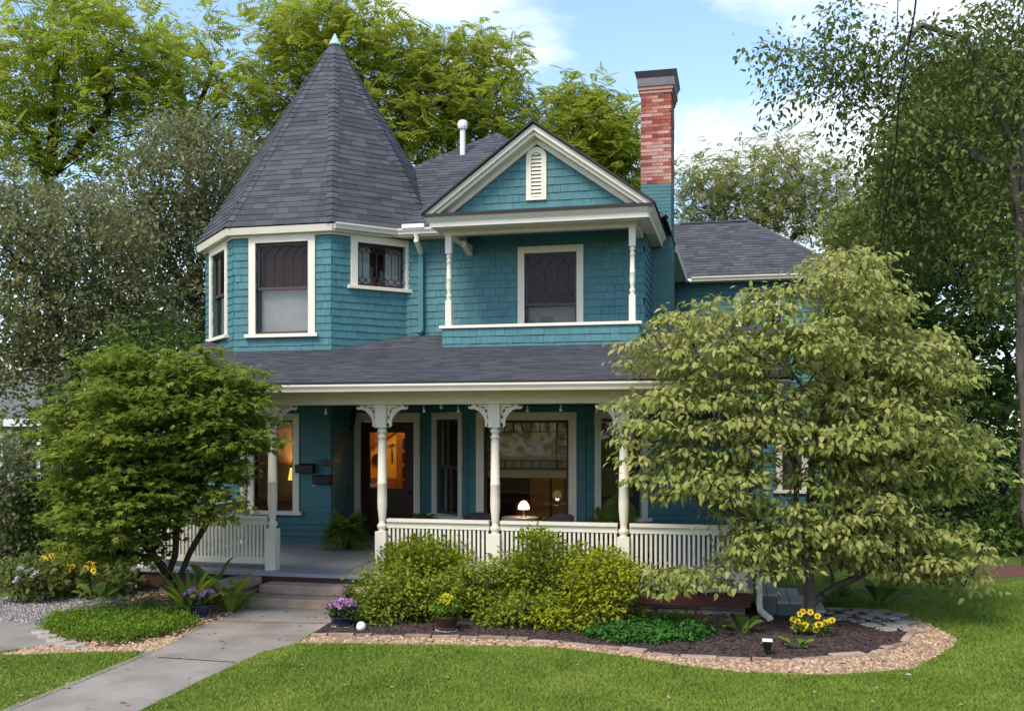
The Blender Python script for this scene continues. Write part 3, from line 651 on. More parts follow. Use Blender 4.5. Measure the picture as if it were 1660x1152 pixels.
def turned_post(name, x, y, z0, z1, w, sq0, sq1, parent=house, slim=1):
    mb = MB(); h = w/2
    mb.box(x-h, x+h, y-h, y+h, z0, sq0); mb.box(x-h, x+h, y-h, y+h, sq1, z1)
    H = sq1-sq0; r = h*.92*slim
    prof = [(h*.75,sq0-.01),(h*.75,sq0+.008),(r*.62,sq0+.02),(r*.95,sq0+.05),(r*1.0,sq0+.07),(r*.95,sq0+.09),(r*.6,sq0+.115),(r*.66,sq0+.15),(r*.92,sq0+.24*H),(r*.95,sq0+.3*H),(r*.9,sq0+.45*H),(r*.95,sq0+.455*H),(r*.95,sq0+.475*H),(r*.88,sq0+.48*H),(r*.8,sq1-.2),(r*.72,sq1-.15),(r*.9,sq1-.14),(r*.92,sq1-.115),(r*.68,sq1-.105),(r*.68,sq1-.075),(r*.95,sq1-.06),(r*.98,sq1-.04),(r*.75,sq1-.02),(h*.8,sq1+.005)]
    t = MB().lathe((x, y, 0), prof, 14)
    mb.add(t.v, t.f); o = mb.build(name, M['cream'], parent)
    for p in o.data.polygons[12:]: p.use_smooth = len(p.vertices) == 4
    return o
for x in (-4.83, -1.71): turned_post('balcony_post', x, YT+.05, 4.117, 5.648, .105, 4.55, 5.34)
GX0, GX1, GXC = -5.05, -1.40, -3.26
bm_ = MB(); bm_.box(-4.91, -1.635, YT-.02, YT+.12, 5.65, 5.80); bm_.box(-4.905, -4.77, YT+.122, YM-.002, 5.652, 5.80); bm_.box(-1.76, -1.62, YT+.122, YM-.03, 5.652, 5.80); bm_.build('balcony_beam', M['cream'], house, bevel=.006)
br = MB(); br.prism([(-4.76,YM-.03,5.65),(-4.76,YM-.5,5.65),(-4.76,YM-.44,5.56),(-4.76,YM-.03,5.47)], (.09,0,0)); br.build('balcony_bracket', M['cream'], house)
cl_ = MB(); cl_.box(-4.9, -1.64, YT+.12, YM-.03, 5.802, 5.83); cl_.build('balcony_ceiling', M['ceil'], house)
# box cornice in front of the gable
co = MB(); co.box(GX0+.02, GX1-.02, YT-.36, YT-.02, 5.735, 5.765); co.box(GX0+.02, GX1-.02, YT-.385, YT-.36, 5.715, 5.84)
co.prism([(GX0-.0,YT-.385,5.79),(GX0-.0,YT-.46,5.87),(GX0-.0,YT-.46,5.89),(GX0-.0,YT-.385,5.89)], (GX1-GX0,0,0)); co.box(GX1-.30, GX1-.02, YT-.018, 18.4, 5.735, 5.765); co.box(GX1-.02, GX1+.005, YT-.36, 18.4, 5.715, 5.84)
co.prism([(GX1+.006,YT-.385,5.79),(GX1+.08,YT-.385,5.87),(GX1+.08,YT-.385,5.89),(GX1+.006,YT-.385,5.89)], (0,2.65,0))
co.build('gable_cornice', M['cream'], house)
cl2 = MB(); cl2.box(GX0+.0, GX0+.02, YT-.36, 16.55, 5.735, 5.84); cl2.prism([(GX0-.001,YT-.385,5.79),(GX0-.075,YT-.385,5.87),(GX0-.075,YT-.385,5.89),(GX0-.001,YT-.385,5.89)], (0,1.0,0)); cl2.box(GX0+.02, GX0+.3, YT-.018, 16.55, 5.735, 5.765); cl2.build('gable_cornice_return', M['cream'], house)
# pent strip and gable face
GY = 15.98
pm = MB(); pm.add([(GX0-.08,YT-.475,5.905),(GX1+.09,YT-.475,5.905),(GX1+.09,GY+.05,6.01),(GX0-.08,GY+.05,6.01)], [(0,1,2,3)]); pent = pm.build('pent_roof', M['roofdeck'], house)
U, V = slope_axes((GX0,YT-.475,5.905), (GX1,YT-.475,5.905), (GX0,GY+.05,6.01)); courses(pent, [(GX0-.08,YT-.475,5.907),(GX1+.09,YT-.475,5.907),(GX1+.09,GY+.04,6.01),(GX0-.08,GY+.04,6.01)], U, V, M['roof'], .14, (.18,.34), .012, 0)
de = MB(); de.box(GX0-.085, GX1+.095, YT-.485, YT-.477, 5.872, 5.915); de.build('drip_edge', M['dripedge'], house)
APZ = 7.30; sl_g = (APZ-5.93)/((GX1-GX0)/2+.06)
gf = MB(); gf.prism([(GX0,GY,5.93),(GX1,GY,5.93),(GXC,GY,APZ-.06)], (0,.1,0)); gface = gf.build('gable_face', M['tealwall'], house)
VX0, VX1, VZ0, VZ1 = -3.44, -3.10, 6.13, 7.0
courses(gface, [(GX0+.1,GY,5.99),(GX1-.1,GY,5.99),(GXC,GY,APZ-.12)], (1,0,0), (0,0,1), M['teal'], .128, (.09,.26), .02, 60, holes=[(VX0-GX0-.1+.05, VX1-GX0-.1-.05, VZ0-5.99, VZ1-5.99-.1)])
# raking cornice boards
for s_, name in ((-1,'raking_cornice'), (1,'raking_cornice')):
    ex = GX0-.06 if s_ < 0 else GX1+.06; a = np.array((ex, 0, 5.93)); b = np.array((GXC, 0, APZ)); t = unit(b-a); nrm = np.array((-t[2]*(1 if s_ < 0 else -1), 0, abs(t[0]))); dn = -nrm
    mb = MB()
    for (o0, o1, y0, y1) in ((.0,.075,15.66,GY), (.077,.13,15.72,GY), (.132,.205,15.90,GY-.022)):
        # board between offsets o0..o1 below the roof line, mitred at the apex
        k0, k1 = o0/abs(t[0]), o1/abs(t[0])
        e0 = a+dn*o0; e1 = a+dn*o1
        pl = [np.array((e0[0],y0,e0[2])), np.array((GXC,y0,APZ-k0)), np.array((GXC,y0,APZ-k1)), np.array((e1[0],y0,e1[2]))]
        mb.prism(pl, (0, y1-y0, 0))
    mb.build(name, M['cream'], house)
vt = MB(); n_ = 14; cxv = (VX0+VX1)/2; rv = (VX1-VX0)/2; zc = VZ1-rv; yv = GY-.05
outer = [(VX0,VZ0)]+[(cxv-rv*math.cos(math.pi*i/n_), zc+rv*math.sin(math.pi*i/n_)) for i in range(n_+1)]+[(VX1,VZ0)]; ri = rv-.085
inner = [(VX0+.085,VZ0+.05)]+[(cxv-ri*math.cos(math.pi*i/n_), zc+ri*math.sin(math.pi*i/n_)) for i in range(n_+1)]+[(VX1-.085,VZ0+.05)]
k = len(outer); vs = [(x, y, z) for y in (yv, GY-.001) for lst in (outer, inner) for x, z in lst]
vt.add(vs, [(i, (i+1) % k, k+(i+1) % k, k+i) for i in range(k)]+[(i, 2*k+i, 2*k+(i+1) % k, (i+1) % k) for i in range(k)]+[(k+i, k+(i+1) % k, 3*k+(i+1) % k, 3*k+i) for i in range(k)])
vent = vt.build('gable_vent', M['cream'], house)
bkv = MB(); bkv.box(VX0+.05, VX1-.05, GY-.012, GY-.004, VZ0+.03, VZ1-.05); bkv.build('vent_backing', M['dripedge'], vent)
z = VZ0+.06
while z < VZ1-.1:
    hw = ri if z < zc else math.sqrt(max(.0001, ri*ri-(z+.03-zc)**2)); sb = MB(); sb.prism([(cxv-hw,GY-.045,z),(cxv-hw,GY-.04,z-.004),(cxv-hw,GY-.014,z+.045),(cxv-hw,GY-.018,z+.05)], (2*hw,0,0)); sb.build('slat', M['cream'], vent); z += .062
# ---- roofs of the main block
def plane_roof(name, polys, parent=house, th=.0, mat_='roof', course=.135, quota=0, deck=True):
    mb = MB()
    for p in polys: mb.add(p, [tuple(range(len(p)))])
    o = mb.build(name, M['roofdeck'], parent)
    for p in polys:
        if p is None: continue
        U, V = slope_axes(p[0], p[1], p[2]); courses(o, p, U, V, M[mat_], course, (.16,.36), .014, quota, jit=.002, gap=.003)
    return o
RX0, RX1, RY0, RY1, RZ = -8.92, -1.22, 16.78, 24.2, 5.93; RA = np.array((-5.07, 20.45, 8.66))
c00, c10, c11, c01 = [np.array(p) for p in ((RX0,RY0,RZ),(RX1,RY0,RZ),(RX1,RY1,RZ),(RX0,RY1,RZ))]
plane_roof('main_roof', [[c00, c10, RA], [c10, c11, RA], [c01, c00, RA]])
bkr = MB(); bkr.add([c11, c01, RA], [(0,1,2)]); bkr.build('rear_roof', M['roofdeck'], house)
# gable roof running back into the main roof
GB = 19.2
gl0, gr0 = np.array((GX0-.10,15.60,5.90)), np.array((GX1+.10,15.60,5.90)); gp = np.array((GXC,15.60,APZ+.02))
plane_roof('gable_roof', [[gr0, gr0+(0,GB-15.6,0), gp+(0,GB-15.6,0), gp], [gl0+(0,GB-15.6,0), gl0, gp, gp+(0,GB-15.6,0)]])
ge = MB()
for e in (gl0, gr0):
    ge.prism([e+(0,-.004,0), gp+(0,-.004,0), gp+(0,-.004,.035), e+(0,-.004,.035)], (0,.016,0))
ge.build('rake_drip_edge', M['dripedge'], house)
rc = MB()
for p, q in ((c00,RA),(c10,RA),(gp,gp+np.array((0,GB-15.6,0)))):
    n_ = int(np.linalg.norm(q-p)/.16)
    for k in range(n_):
        a, b = p*(1-k/n_)+q*k/n_, p*(1-(k+1.15)/n_)+q*(k+1.15)/n_; t = unit(b-a); sd2 = unit(np.cross(t, (0,0,1))); u2 = np.cross(sd2, t)
        rc.add([a-sd2*.1-u2*.03, a+u2*.042, a+sd2*.1-u2*.03, b-sd2*.1-u2*.045, b+u2*.024, b+sd2*.1-u2*.045], [(0,3,4,1),(1,4,5,2)])
tag(rc.build('ridge_cap_field', M['roof'], house), kind='stuff')
vp = MB(); pb = onY(750, 237, 19.6); vp.tube([(pb[0],19.6,7.7),(pb[0],19.6,8.62)], .055, 10); vp.lathe((pb[0],19.6,0), [(.09,8.55),(.105,8.6),(.105,8.68),(.07,8.72)], 12); vp.build('plumbing_vent', M['white'], house, smooth=False)
# main cornice between turret and gable, and downspout
mc = MB(); mc.box(-6.3, -5.08, 16.80, YM-.002, 5.80, 5.825); mc.box(-6.2, -5.07, 16.78, 16.80, 5.80, 5.91); mc.build('main_cornice', M['cream'], house)
gutter('gutter', (-5.95,16.78), (-5.07,16.78), 5.83)
sb = MB(); sb.box(-5.86,-5.45,16.66,16.74,5.93,6.0); sb.build('gutter_splash_guard', M['white'], house)
dsp = MB(); dsp.tube([(-5.62,16.76,5.84),(-5.62,16.76,5.72),(-5.62,YM-.11,5.55)], .05, 8); ob = dsp.build('downspout_elbow', M['cream'], house)
dsp = MB(); dsp.box(-5.67,-5.575,YM-.115,YM-.03,4.13,5.58); dsp.tube([(-5.622,YM-.075,4.16),(-5.65,YM-.12,4.09)], .045, 8); dsp.build('downspout', M['teal'], house)
# ---- rear wing on the right
WY, WE, WR, WZR = 23.3, 5.87, 25.65, 7.63; wr1 = onY(1212,361,WR)[0]; wcr = wr1+2.3
plane_roof('wing_roof', [[np.array((-3,WY,WE)), np.array((wcr,WY,WE)), np.array((wr1,WR,WZR)), np.array((-3,WR,WZR))], [np.array((wcr,WY,WE)), np.array((wcr,28,WE)), np.array((wr1,WR,WZR))]])
rcw = MB(); rcw.box(-1.5, wr1+.02, WR-.07, WR+.07, WZR-.0, WZR+.035); rcw.tube([(wr1,WR,WZR),(wcr,WY,WE+.01)], .05, 5); rcw.build('wing_ridge_cap', M['roof'], house)
fw_, LW = Fr((-1.6,WY+.35), (1,0), (0,-1)), wcr-.35+1.6
wx0, wx1 = onY(1192,590,WY+.35)[0]+1.6, onY(1264,590,WY+.35)[0]+1.6; WW = (wx0, wx1, 4.02, 5.55)
WL1 = (onY(1258,790,WY+.35)[0]+1.6, onY(1310,790,WY+.35)[0]+1.6, .95, 2.45)
wall('wing_wall', fw_, LW, 0, 5.88, [hole(WW, .14), hole(WL1, .14)], kind='board')
w, g = window(fw_, *WW, tw_=.14, label='upstairs window of the rear wing, half hidden by leaves'); w, g = window(fw_, *WL1, tw_=.14, label='downstairs window of the rear wing with warm light inside')
cb = MB(); fw_.box(cb, g[0]-.05, g[1]+.05, g[2]-.05, g[3]+.05, -.32, -.3); cb.build('blind', M['room'], w)
wb = MB(); wb.box(wcr-.35-.12, wcr-.35, WY+.35, 28, 0, 5.88); wb.box(-10, wcr-.35, 27.9, 28, 0, 5.88); wb.box(-10, -9.9, 18.5, 28, 0, 5.88); wb.build('rear_wall', M['tealwall'], house)
we = MB(); we.box(-1.15, wcr-.02, WY+.02, WY+.34, 5.80, 5.83); we.box(wcr-.04, wcr-.02, WY+.35, 28, 5.8, 5.86); we.build('wing_cornice', M['cream'], house)
gutter('gutter', (-1.1,WY+.02), (wcr,WY+.02), 5.80)
se = MB(); se.box(RX1-.36, RX1-.0, 19.3, WY-.02, 5.80, 5.825); se.box(RX1-.0, RX1+.03, 19.3, WY-.02, 5.78, 5.915); se.build('side_cornice', M['cream'], house)
# ---- chimney
CH = (-1.79, -1.235, 18.38, 19.3)
ch = MB(); ch.box(CH[0]+.012, CH[1]-.012, CH[2]+.012, CH[3]-.012, 0, 8.66); chim = ch.build('chimney', M['mortar'], house)
brk = {}
def brick_mesh(L_, m):
    key = (round(L_,3), m)
    if key not in brk:
        me = bpy.data.meshes.new('brick'); t = MB().box(0, L_, 0, .1, 0, .056); me.from_pydata(t.v, [], t.f); me.materials.append(M[m]); me.update(); brk[key] = me
    return brk[key]
H0 = wloc(chim); z = 5.0; r = 0; tealrest = MB()
while z < 8.58:
    painted = z < 6.86
    u = CH[0]-(.105 if r % 2 else 0); 
    while u < CH[1]-.01:
        a = max(u, CH[0]); b = min(u+.2, CH[1]); u += .21
        if b-a < .03: continue
        m_ = 'tealbrick' if painted else ('brickpale' if random.random() < (.6 if z < 7.75 else .12) else 'brick'); dz = random.uniform(-.002,.002); dy_ = random.uniform(-.004,.003)
        if painted and z < 5.9: tealrest.box(a, b, CH[2]+dy_, CH[2]+.1, z, z+.056); continue
        o = bpy.data.objects.new('brick', brick_mesh(b-a, m_)); link(o, chim); o.location = Vector((a, CH[2]+dy_, z+dz))-H0
    v = CH[2]+.102+(.0 if r % 2 else .0)
    while v < CH[3]-.01:
        b = min(v+(.2 if (r % 2 or v > CH[2]+.2) else .1), CH[3])
        dx_ = random.uniform(-.003,.004)
        t = tealrest if painted else None
        if painted: tealrest.box(CH[1]-.1, CH[1]+dx_, v, b-.008, z, z+.056)
        else:
            o = bpy.data.objects.new('brick', brick_mesh(round(b-.008-v, 3), m_)); link(o, chim); o.rotation_euler = (0,0,math.pi/2); o.location = Vector((CH[1]+dx_, v, z))-H0
        v = b
    z += .0655; r += 1
lw_ = 0
for zz in np.arange(0.1, 5.0, .0655): tealrest.box(CH[0], CH[1], CH[2], CH[2]+.1, zz, zz+.056); tealrest.box(CH[1]-.1, CH[1]+.001, CH[2]+.102, CH[3], zz, zz+.056)
tag(tealrest.build('painted_brick_field', M['tealbrick'], chim), kind='stuff')
cp = MB(); cp.box(CH[0]-.02, CH[1]+.02, CH[2]-.02, CH[3]+.02, 8.57, 8.63); cp.box(CH[0]-.04, CH[1]+.04, CH[2]-.04, CH[3]+.04, 8.632, 8.69); cp.build('corbel', M['brickpale'], chim)
cp = MB(); cp.box(CH[0]-.06, CH[1]+.06, CH[2]-.06, CH[3]+.06, 8.692, 8.84); cp.build('cap_band', M['flash'], chim)
cp = MB(); x0, x1, y0, y1 = CH[0]-.06, CH[1]+.06, CH[2]-.06, CH[3]+.06
cp.add([(x0,y0,8.842),(x1,y0,8.842),(x1,y1,8.842),(x0,y1,8.842),(x0-.05,y0-.05,8.96),(x1+.05,y0-.05,8.96),(x1+.05,y1+.05,8.96),(x0-.05,y1+.05,8.96)], BOXF); cp.build('cap', M['chimcap'], chim)
fl = MB(); fl.box(CH[0]-.008, CH[1]+.006, CH[2]-.012, CH[2]-.004, 5.98, 6.1); fl.build('chimney_flashing', M['flash'], house)

# ---- lower storey walls behind the porch
ZL0, ZL1 = FLZ, 3.5
fl1, LL1 = Fr((-10.0, YT), (1,0), (0,-1)), TB+10.0
WLW = (-8.54+10, -7.55+10, .90, 2.64)
wall('lower_wall', fl1, LL1, ZL0, ZL1, [hole(WLW, .12)], kind='board')
fl2, LL2 = Fr((TB, YT), (0,1), (1,0)), YM-YT
wall('lower_wall', fl2, LL2, ZL0, ZL1, [], kind='board')
fl3 = Fr((TB, YM), (1,0), (0,-1)); DX0, DX1 = -6.93, -5.66; DO = (DX0+.12-TB, DX1-.12-TB, FLZ, 2.5)
wall('lower_wall', fl3, -5.66-TB, ZL0, ZL1, [DO], kind='board')
B0, B1, B2, B3 = (-5.66, YM), (-4.37, YBAY), (-2.42, YBAY), (-1.1, YM)
fc1, LC1 = seg_frame(B0, B1); fc2, LC2 = seg_frame(B1, B2); fc3, LC3 = seg_frame(B2, B3)
WC1 = (LC1-1.32, LC1-.22, .86, 2.65); WC2 = (.12, 1.80, .84, 2.635); WC3 = (.15, 1.25, .86, 2.65)
wall('bay_wall', fc1, LC1, ZL0, ZL1, [hole(WC1, .12)], kind='board'); wall('bay_wall', fc2, LC2, ZL0, ZL1, [hole(WC2, .13)], kind='board'); wall('bay_wall', fc3, LC3, ZL0, ZL1, [hole(WC3, .12)], kind='board')
fl4 = Fr((-1.1, YM), (1,0), (0,-1)); wall('lower_wall', fl4, .95, ZL0, ZL1, [], kind='board')
fl5 = Fr((-.15, YM), (0,1), (1,0)); wall('lower_wall', fl5, 6.5, 0, ZL1, [], kind='board')
w, g = window(fl1, *WLW, tw_=.12, style='fixed', label='tall porch window beside the mailboxes with warm light inside')
w, g = window(fc1, *WC1, tw_=.12, label='narrow angled bay window beside the front door')
w, g = window(fc3, *WC3, tw_=.12, label='angled bay window behind the potted palm')
w, g = window(fc2, *WC2, tw_=.13, style='fixed', label='wide bay window with a border of small panes above and a blind')
a, b, c, d, _ = g; zt0 = c+(d-c)*.52
for (u0, u1, z0, z1) in ((a, b, zt0-.02, zt0+.02), (a, b, zt0+.12, zt0+.135), (a, b, d-.15, d-.135), (a+.16, a+.175, zt0, d), (b-.175, b-.16, zt0, d)):
    mb = MB(); fc2.box(mb, u0, u1, z0, z1, -.05, -.028); mb.build('muntin', M['darkwood'], w)
ncol = 9
for i in range(1, ncol):
    u = a+(b-a)*i/ncol
    for z0, z1 in ((zt0+.02, zt0+.12), (d-.135, d)):
        mb = MB(); fc2.box(mb, u-.007, u+.007, z0, z1, -.048, -.029); mb.build('muntin', M['darkwood'], w)
for i in range(1, 4):
    zz = zt0+.13+(d-.15-zt0-.13)*i/4
    for u0, u1 in ((a, a+.16), (b-.16, b)):
        mb = MB(); fc2.box(mb, u0, u1, zz-.007, zz+.007, -.048, -.029); mb.build('muntin', M['darkwood'], w)
mb = MB(); fc2.box(mb, a-.03, b+.03, zt0-.16, d+.03, -.17, -.165); mb.build('roller_blind', M['blind'], w)
mb = MB(); fc2.box(mb, b-.13, b-.02, c+.03, c+.075, -.038, -.0365); mb.build('window_sticker', M['white'], w)
# door
dr = MB(); 
for u0, u1, z0, z1 in ((DX0, DX0+.12, FLZ, 2.66), (DX1-.12, DX1, FLZ, 2.66), (DX0+.12, DX1-.12, 2.5, 2.66)): dr.box(u0, u1, YM-.05, YM+.05, z0, z1)
dcase = dr.build('door_casing', M['cream'], house, bevel=.004)
a, b = DX0+.125, DX1-.125
dr = MB(); dr.box(a, a+.17, YM-.02, YM+.03, FLZ+.04, 2.495); dr.box(b-.17, b, YM-.02, YM+.03, FLZ+.04, 2.495); dr.box(a+.17, b-.17, YM-.02, YM+.03, 2.30, 2.495); dr.box(a+.17, b-.17, YM-.02, YM+.03, FLZ+.04, 1.28)
door = dr.build('front_door', M['darkwood'], house); 
mb = MB(); mb.box(a+.17, b-.17, YM-.002, YM+.006, 1.28, 2.30); mb.build('pane', M['glass'], door)
for z0, z1 in ((.55,.82),(.88,1.2)):
    mb = MB(); mb.box(a+.2, b-.2, YM-.032, YM-.021, z0, z1); mb.build('door_panel', M['darkwood'], door, bevel=.008)
mb = MB(); mb.ball((b-.08, YM-.06, 1.22), .035, 10, 6); mb.tube([(b-.08,YM-.05,1.22),(b-.08,YM-.02,1.22)], .014, 6); mb.build('door_knob', M['black'], door, smooth=True)
mb = MB(); mb.box(a+.18, a+.3, YM-.008, YM-.005, 1.31, 1.36); mb.build('door_sticker', M['white'], door)
mb = MB(); mb.box(a, b, YM-.1, YM+.05, FLZ+.0, FLZ+.035); mb.build('threshold', M['flash'], door)
# ---- interior rooms: hall behind the door, sitting room behind the bay
hall = MB(); hx0, hx1, hy1 = -7.6, -5.72, 18.7
hall.add([(hx0,YM+.13,FLZ),(hx1,YM+.13,FLZ),(hx1,hy1,FLZ),(hx0,hy1,FLZ),(hx0,YM+.13,3.1),(hx1,YM+.13,3.1),(hx1,hy1,3.1),(hx0,hy1,3.1)], [(0,1,2,3),(7,6,5,4),(1,5,6,2),(2,6,7,3),(3,7,4,0)]); hall = hall.build('hall_interior', M['hall'], house)
xo0, xo1 = onY(643,700,hy1-.06)[0], onY(690,700,hy1-.06)[0]
mb = MB(); mb.box(xo0, xo1, hy1-.06, hy1-.01, FLZ, 2.6); odoor = mb.build('inner_door', M['oak'], hall)
for pz in (718, 741, 764, 787):
    q0, q1 = onY(652, pz+9, hy1-.08), onY(667, pz-8, hy1-.08); mb = MB(); mb.box(q0[0], q1[0], hy1-.085, hy1-.062, q0[2], q1[2]); mb.build('door_panel', M['darkwood'], odoor, bevel=.01)
mq = onY(613, 745, hy1-.03); mb = MB(); tt = MB().lathe((0,0,0), [(.0,0),(.11,0),(.125,.02),(.125,.04),(.085,.04),(.08,.02),(0,.02)], 20)
mb.add([(mq[0]+x, hy1-.012-z, mq[2]+y) for x, y, z in tt.v], tt.f); mb.build('round_mirror', M['darkwood'], hall)
q = [onY(598,704,hy1-.2), onY(598,728,hy1-.2), onY(640,700,hy1-.2), onY(640,690,hy1-.2), onY(598,690,hy1-.2)]
mb = MB(); mb.prism([q[0],q[1],q[2],q[3],q[4]], (0,.15,0)); mb.build('stair_underside', M['oak'], hall)
q0, q1 = onY(590,785,hy1-.1), onY(643,775,hy1-.1); mb = MB(); mb.box(q0[0]-.2, q1[0], hy1-.12, hy1-.02, FLZ, q1[2]); mb.build('wainscot', M['oak'], hall)
q0 = onY(634,735,hy1-.1); mb = MB(); mb.tube([(q0[0],hy1-.03,q0[2]+.2),(q0[0]+.03,hy1-.1,q0[2]),(q0[0]+.0,hy1-.03,q0[2]-.2)], .012, 6); mb.tube([(q0[0]-.08,hy1-.05,q0[2]+.15),(q0[0]+.08,hy1-.05,q0[2]+.18)], .012, 6); mb.build('coat_hook', M['black'], hall)
mb = MB(); mb.lathe((-6.3,YM+.8,0), [(.10,2.72),(.15,2.76),(.17,2.86),(.12,2.95),(.03,2.98),(.02,3.09)], 14); pend = mb.build('pendant_shade', M['shadeon'], hall, smooth=True)
def lamp_light(name, loc, power, color, parent, r=.06):
    l = bpy.data.lights.new(name, 'POINT'); l.energy = power; l.color = color; l.shadow_soft_size = r; o = bpy.data.objects.new(name, l); link(o, parent); o.location = Vector(loc)-wloc(parent); return o
lamp_light('pendant_bulb_light', (-6.3,YM+.75,2.62), 9, (1,.70,.34), pend)
sit = MB(); sx0, sx1, sy0, sy1 = -5.66, -1.2, YBAY+.35, YM+3.4
sit.add([(sx0,YM+.2,FLZ),(sx1,YM+.2,FLZ),(sx1,sy1,FLZ),(sx0,sy1,FLZ),(sx0,YM+.2,3.0),(sx1,YM+.2,3.0),(sx1,sy1,3.0),(sx0,sy1,3.0)], [(0,1,2,3),(7,6,5,4),(1,5,6,2),(2,6,7,3),(3,7,4,0)]); sit = sit.build('sitting_room_interior', M['roomred'], house)
def flr(name, pts, m):
    mb = MB(); mb.add(pts, [tuple(range(len(pts)))]); return mb.build(name, M[m], house)
flr('bay_interior_floor', [(-5.4,YM+.2,FLZ+.01),(-4.3,YBAY+.13,FLZ+.01),(-2.5,YBAY+.13,FLZ+.01),(-1.3,YM+.2,FLZ+.01)], 'oak')
AX = onY(880,810,18.2)[0]+2.6; ac = MB(); ac.box(-2.95,-2.25,YM+.9,YM+1.5,FLZ+.02,.82); ac.box(-2.95,-2.25,YM+1.5,YM+1.68,FLZ+.02,1.42); ac.box(-3.1,-2.95,YM+.9,YM+1.68,FLZ+.02,1.0); ac.box(-2.25,-2.1,YM+.9,YM+1.68,FLZ+.02,1.0); ac.v = [(x+AX, y, z) for x, y, z in ac.v]; ac.build('armchair', M['sofa'], sit, bevel=.05)
fp = MB(); fp.tube([(onY(893,724,17.6)[0],17.6,FLZ+.02),(onY(893,724,17.6)[0],17.6,1.88)], .02, 6); fp = fp.build('floor_lamp_stem', M['black'], sit)
fs_ = MB(); fs_.lathe((onY(893,724,17.6)[0],17.6,0), [(.15,1.9),(.11,2.12),(.105,2.12),(.145,1.91)], 18); fs_.build('lamp_shade', M['shadein'], fp, smooth=True)
lamp_light('floor_lamp_light', (onY(893,724,17.6)[0],17.6,2.02), 60, (1,.6,.25), fp)
lr = MB(); lr.add([(-10,YT+.3,FLZ),(TB-.15,YT+.3,FLZ),(TB-.15,YT+1.1,FLZ),(-10,YT+1.1,FLZ),(-10,YT+.3,3.1),(TB-.15,YT+.3,3.1),(TB-.15,YT+1.1,3.1),(-10,YT+1.1,3.1)], [(0,1,2,3),(7,6,5,4),(1,5,6,2),(2,6,7,3),(3,7,4,0)]); lr = lr.build('front_room_interior', M['room'], house)
tl = MB(); tl.box(-8.75,-7.9,YT+.7,YT+1.05,FLZ+.01,1.05); tl.build('sideboard', M['oak'], lr)
tl = MB(); tl.lathe((-8.05,YT+.88,0), [(.07,1.06),(.05,1.2),(.02,1.3),(.02,1.42)], 10); tl = tl.build('lamp_base', M['darkwood'], lr, smooth=True)
ts = MB(); ts.lathe((-8.05,YT+.88,0), [(.14,1.42),(.1,1.64),(.095,1.64),(.13,1.425)], 16); ts.build('lamp_shade', M['shadein'], tl, smooth=True)
lamp_light('room_lamp_light', (-8.05,YT+.88,1.56), 12, (1,.6,.22), tl)
upfl = MB(); upfl.box(-9.8, -1.75, YT+.3, 27, 3.3, 3.4); upfl.build('upper_floor', M['oak'], house)
inb = MB(); inb.box(-9.7, -1.9, 19.6, 19.7, 3.42, 5.9); inb.build('upper_partition', M['room'], house)

# ---- porch
PX0, PX1 = -8.62, .16
pf = MB(); pf.box(PX0, PX1, YF, YT-.002, FLZ-.05, FLZ); 
pf.box(TB+.002, PX1, YT, YM-.002, FLZ-.05, FLZ-.001); porch_floor = pf.build('porch_floor', M['floor'], house)
mb = MB(); a, b = onZ(611,905,FLZ), onZ(562,926,FLZ); t = unit(b-a); nn_ = np.array((-t[1],t[0],0))*.007; mb.add([a-nn_+(0,0,.002), b-nn_+(0,0,.002), b+nn_+(0,0,.002), a+nn_+(0,0,.002)], [(0,1,2,3)]); mb.build('floor_joint', M['dripedge'], porch_floor)
sk = MB(); sk.box(PX0+.03, -6.36, YF+.05, YF+.08, .13, FLZ-.052); sk.box(-6.36, -4.9, YF+.03, YF+.06, .02, FLZ-.052); sk.box(-4.9, PX1-.03, YF+.05, YF+.08, .13, FLZ-.052); sk.box(PX1-.06, PX1-.03, YF+.08, YM, .13, FLZ-.052); sk.box(PX0+.03, PX0+.06, YF+.08, YT, .13, FLZ-.052); sk.build('porch_skirt', M['maroon'], house)
fd = MB(); x = PX0+.08
random.seed(5)
fparent = MB().box(PX0+.1, PX1-.1, YF+.2, YF+.34, -.05, .18).build('stone_foundation', M['mortar'], house)
while x < PX1-.12:
    wst = random.uniform(.22,.5); x2 = min(x+wst, PX1-.08)
    for z0, z1 in ((-.02,.07),(.078,.185)):
        o_ = MB(); yj = random.uniform(-.03,.02); x1_ = x+random.uniform(0,.04); o_.box(x1_, x2-.012, YF+.13+yj, YF+.24, z0, z1); o_.build('stone', M['foundation'], fparent, bevel=.012)
    x = x2
def bracket(parent, x, y, ztop, s_, w_=.29, h_=.30):
    mb = MB(); t = .035
    mb.box(min(x, x+s_*w_), max(x, x+s_*w_), y-t/2, y+t/2, ztop-.03, ztop); mb.box(min(x, x+s_*.03), max(x, x+s_*.03), y-t/2, y+t/2, ztop-h_, ztop-.03)
    n_ = 9
    for i in range(n_):
        ta = i/(n_-1); bow = .035*math.sin(math.pi*ta); px_ = x+s_*max(.03, (w_-.03)*(1-ta)-bow); pz_ = ztop-max(.03, (h_-.03)*ta-bow)
        mb.add(*disc((px_, y, pz_), .036, t+.002*(i % 2), 10))
        if 1 < i < n_-2: mb.add(*disc((px_-s_*.05, y, pz_+.05), .02, t-.004+.001*(i % 2), 8))
    mb.add(*disc((x+s_*.085, y, ztop-.085), .026, t*.8, 8)); mb.box(min(x+s_*.03, x+s_*.15), max(x+s_*.03, x+s_*.15), y-.008, y+.008, ztop-.062, ztop-.05)
    return mb.build('bracket', M['cream'], parent)
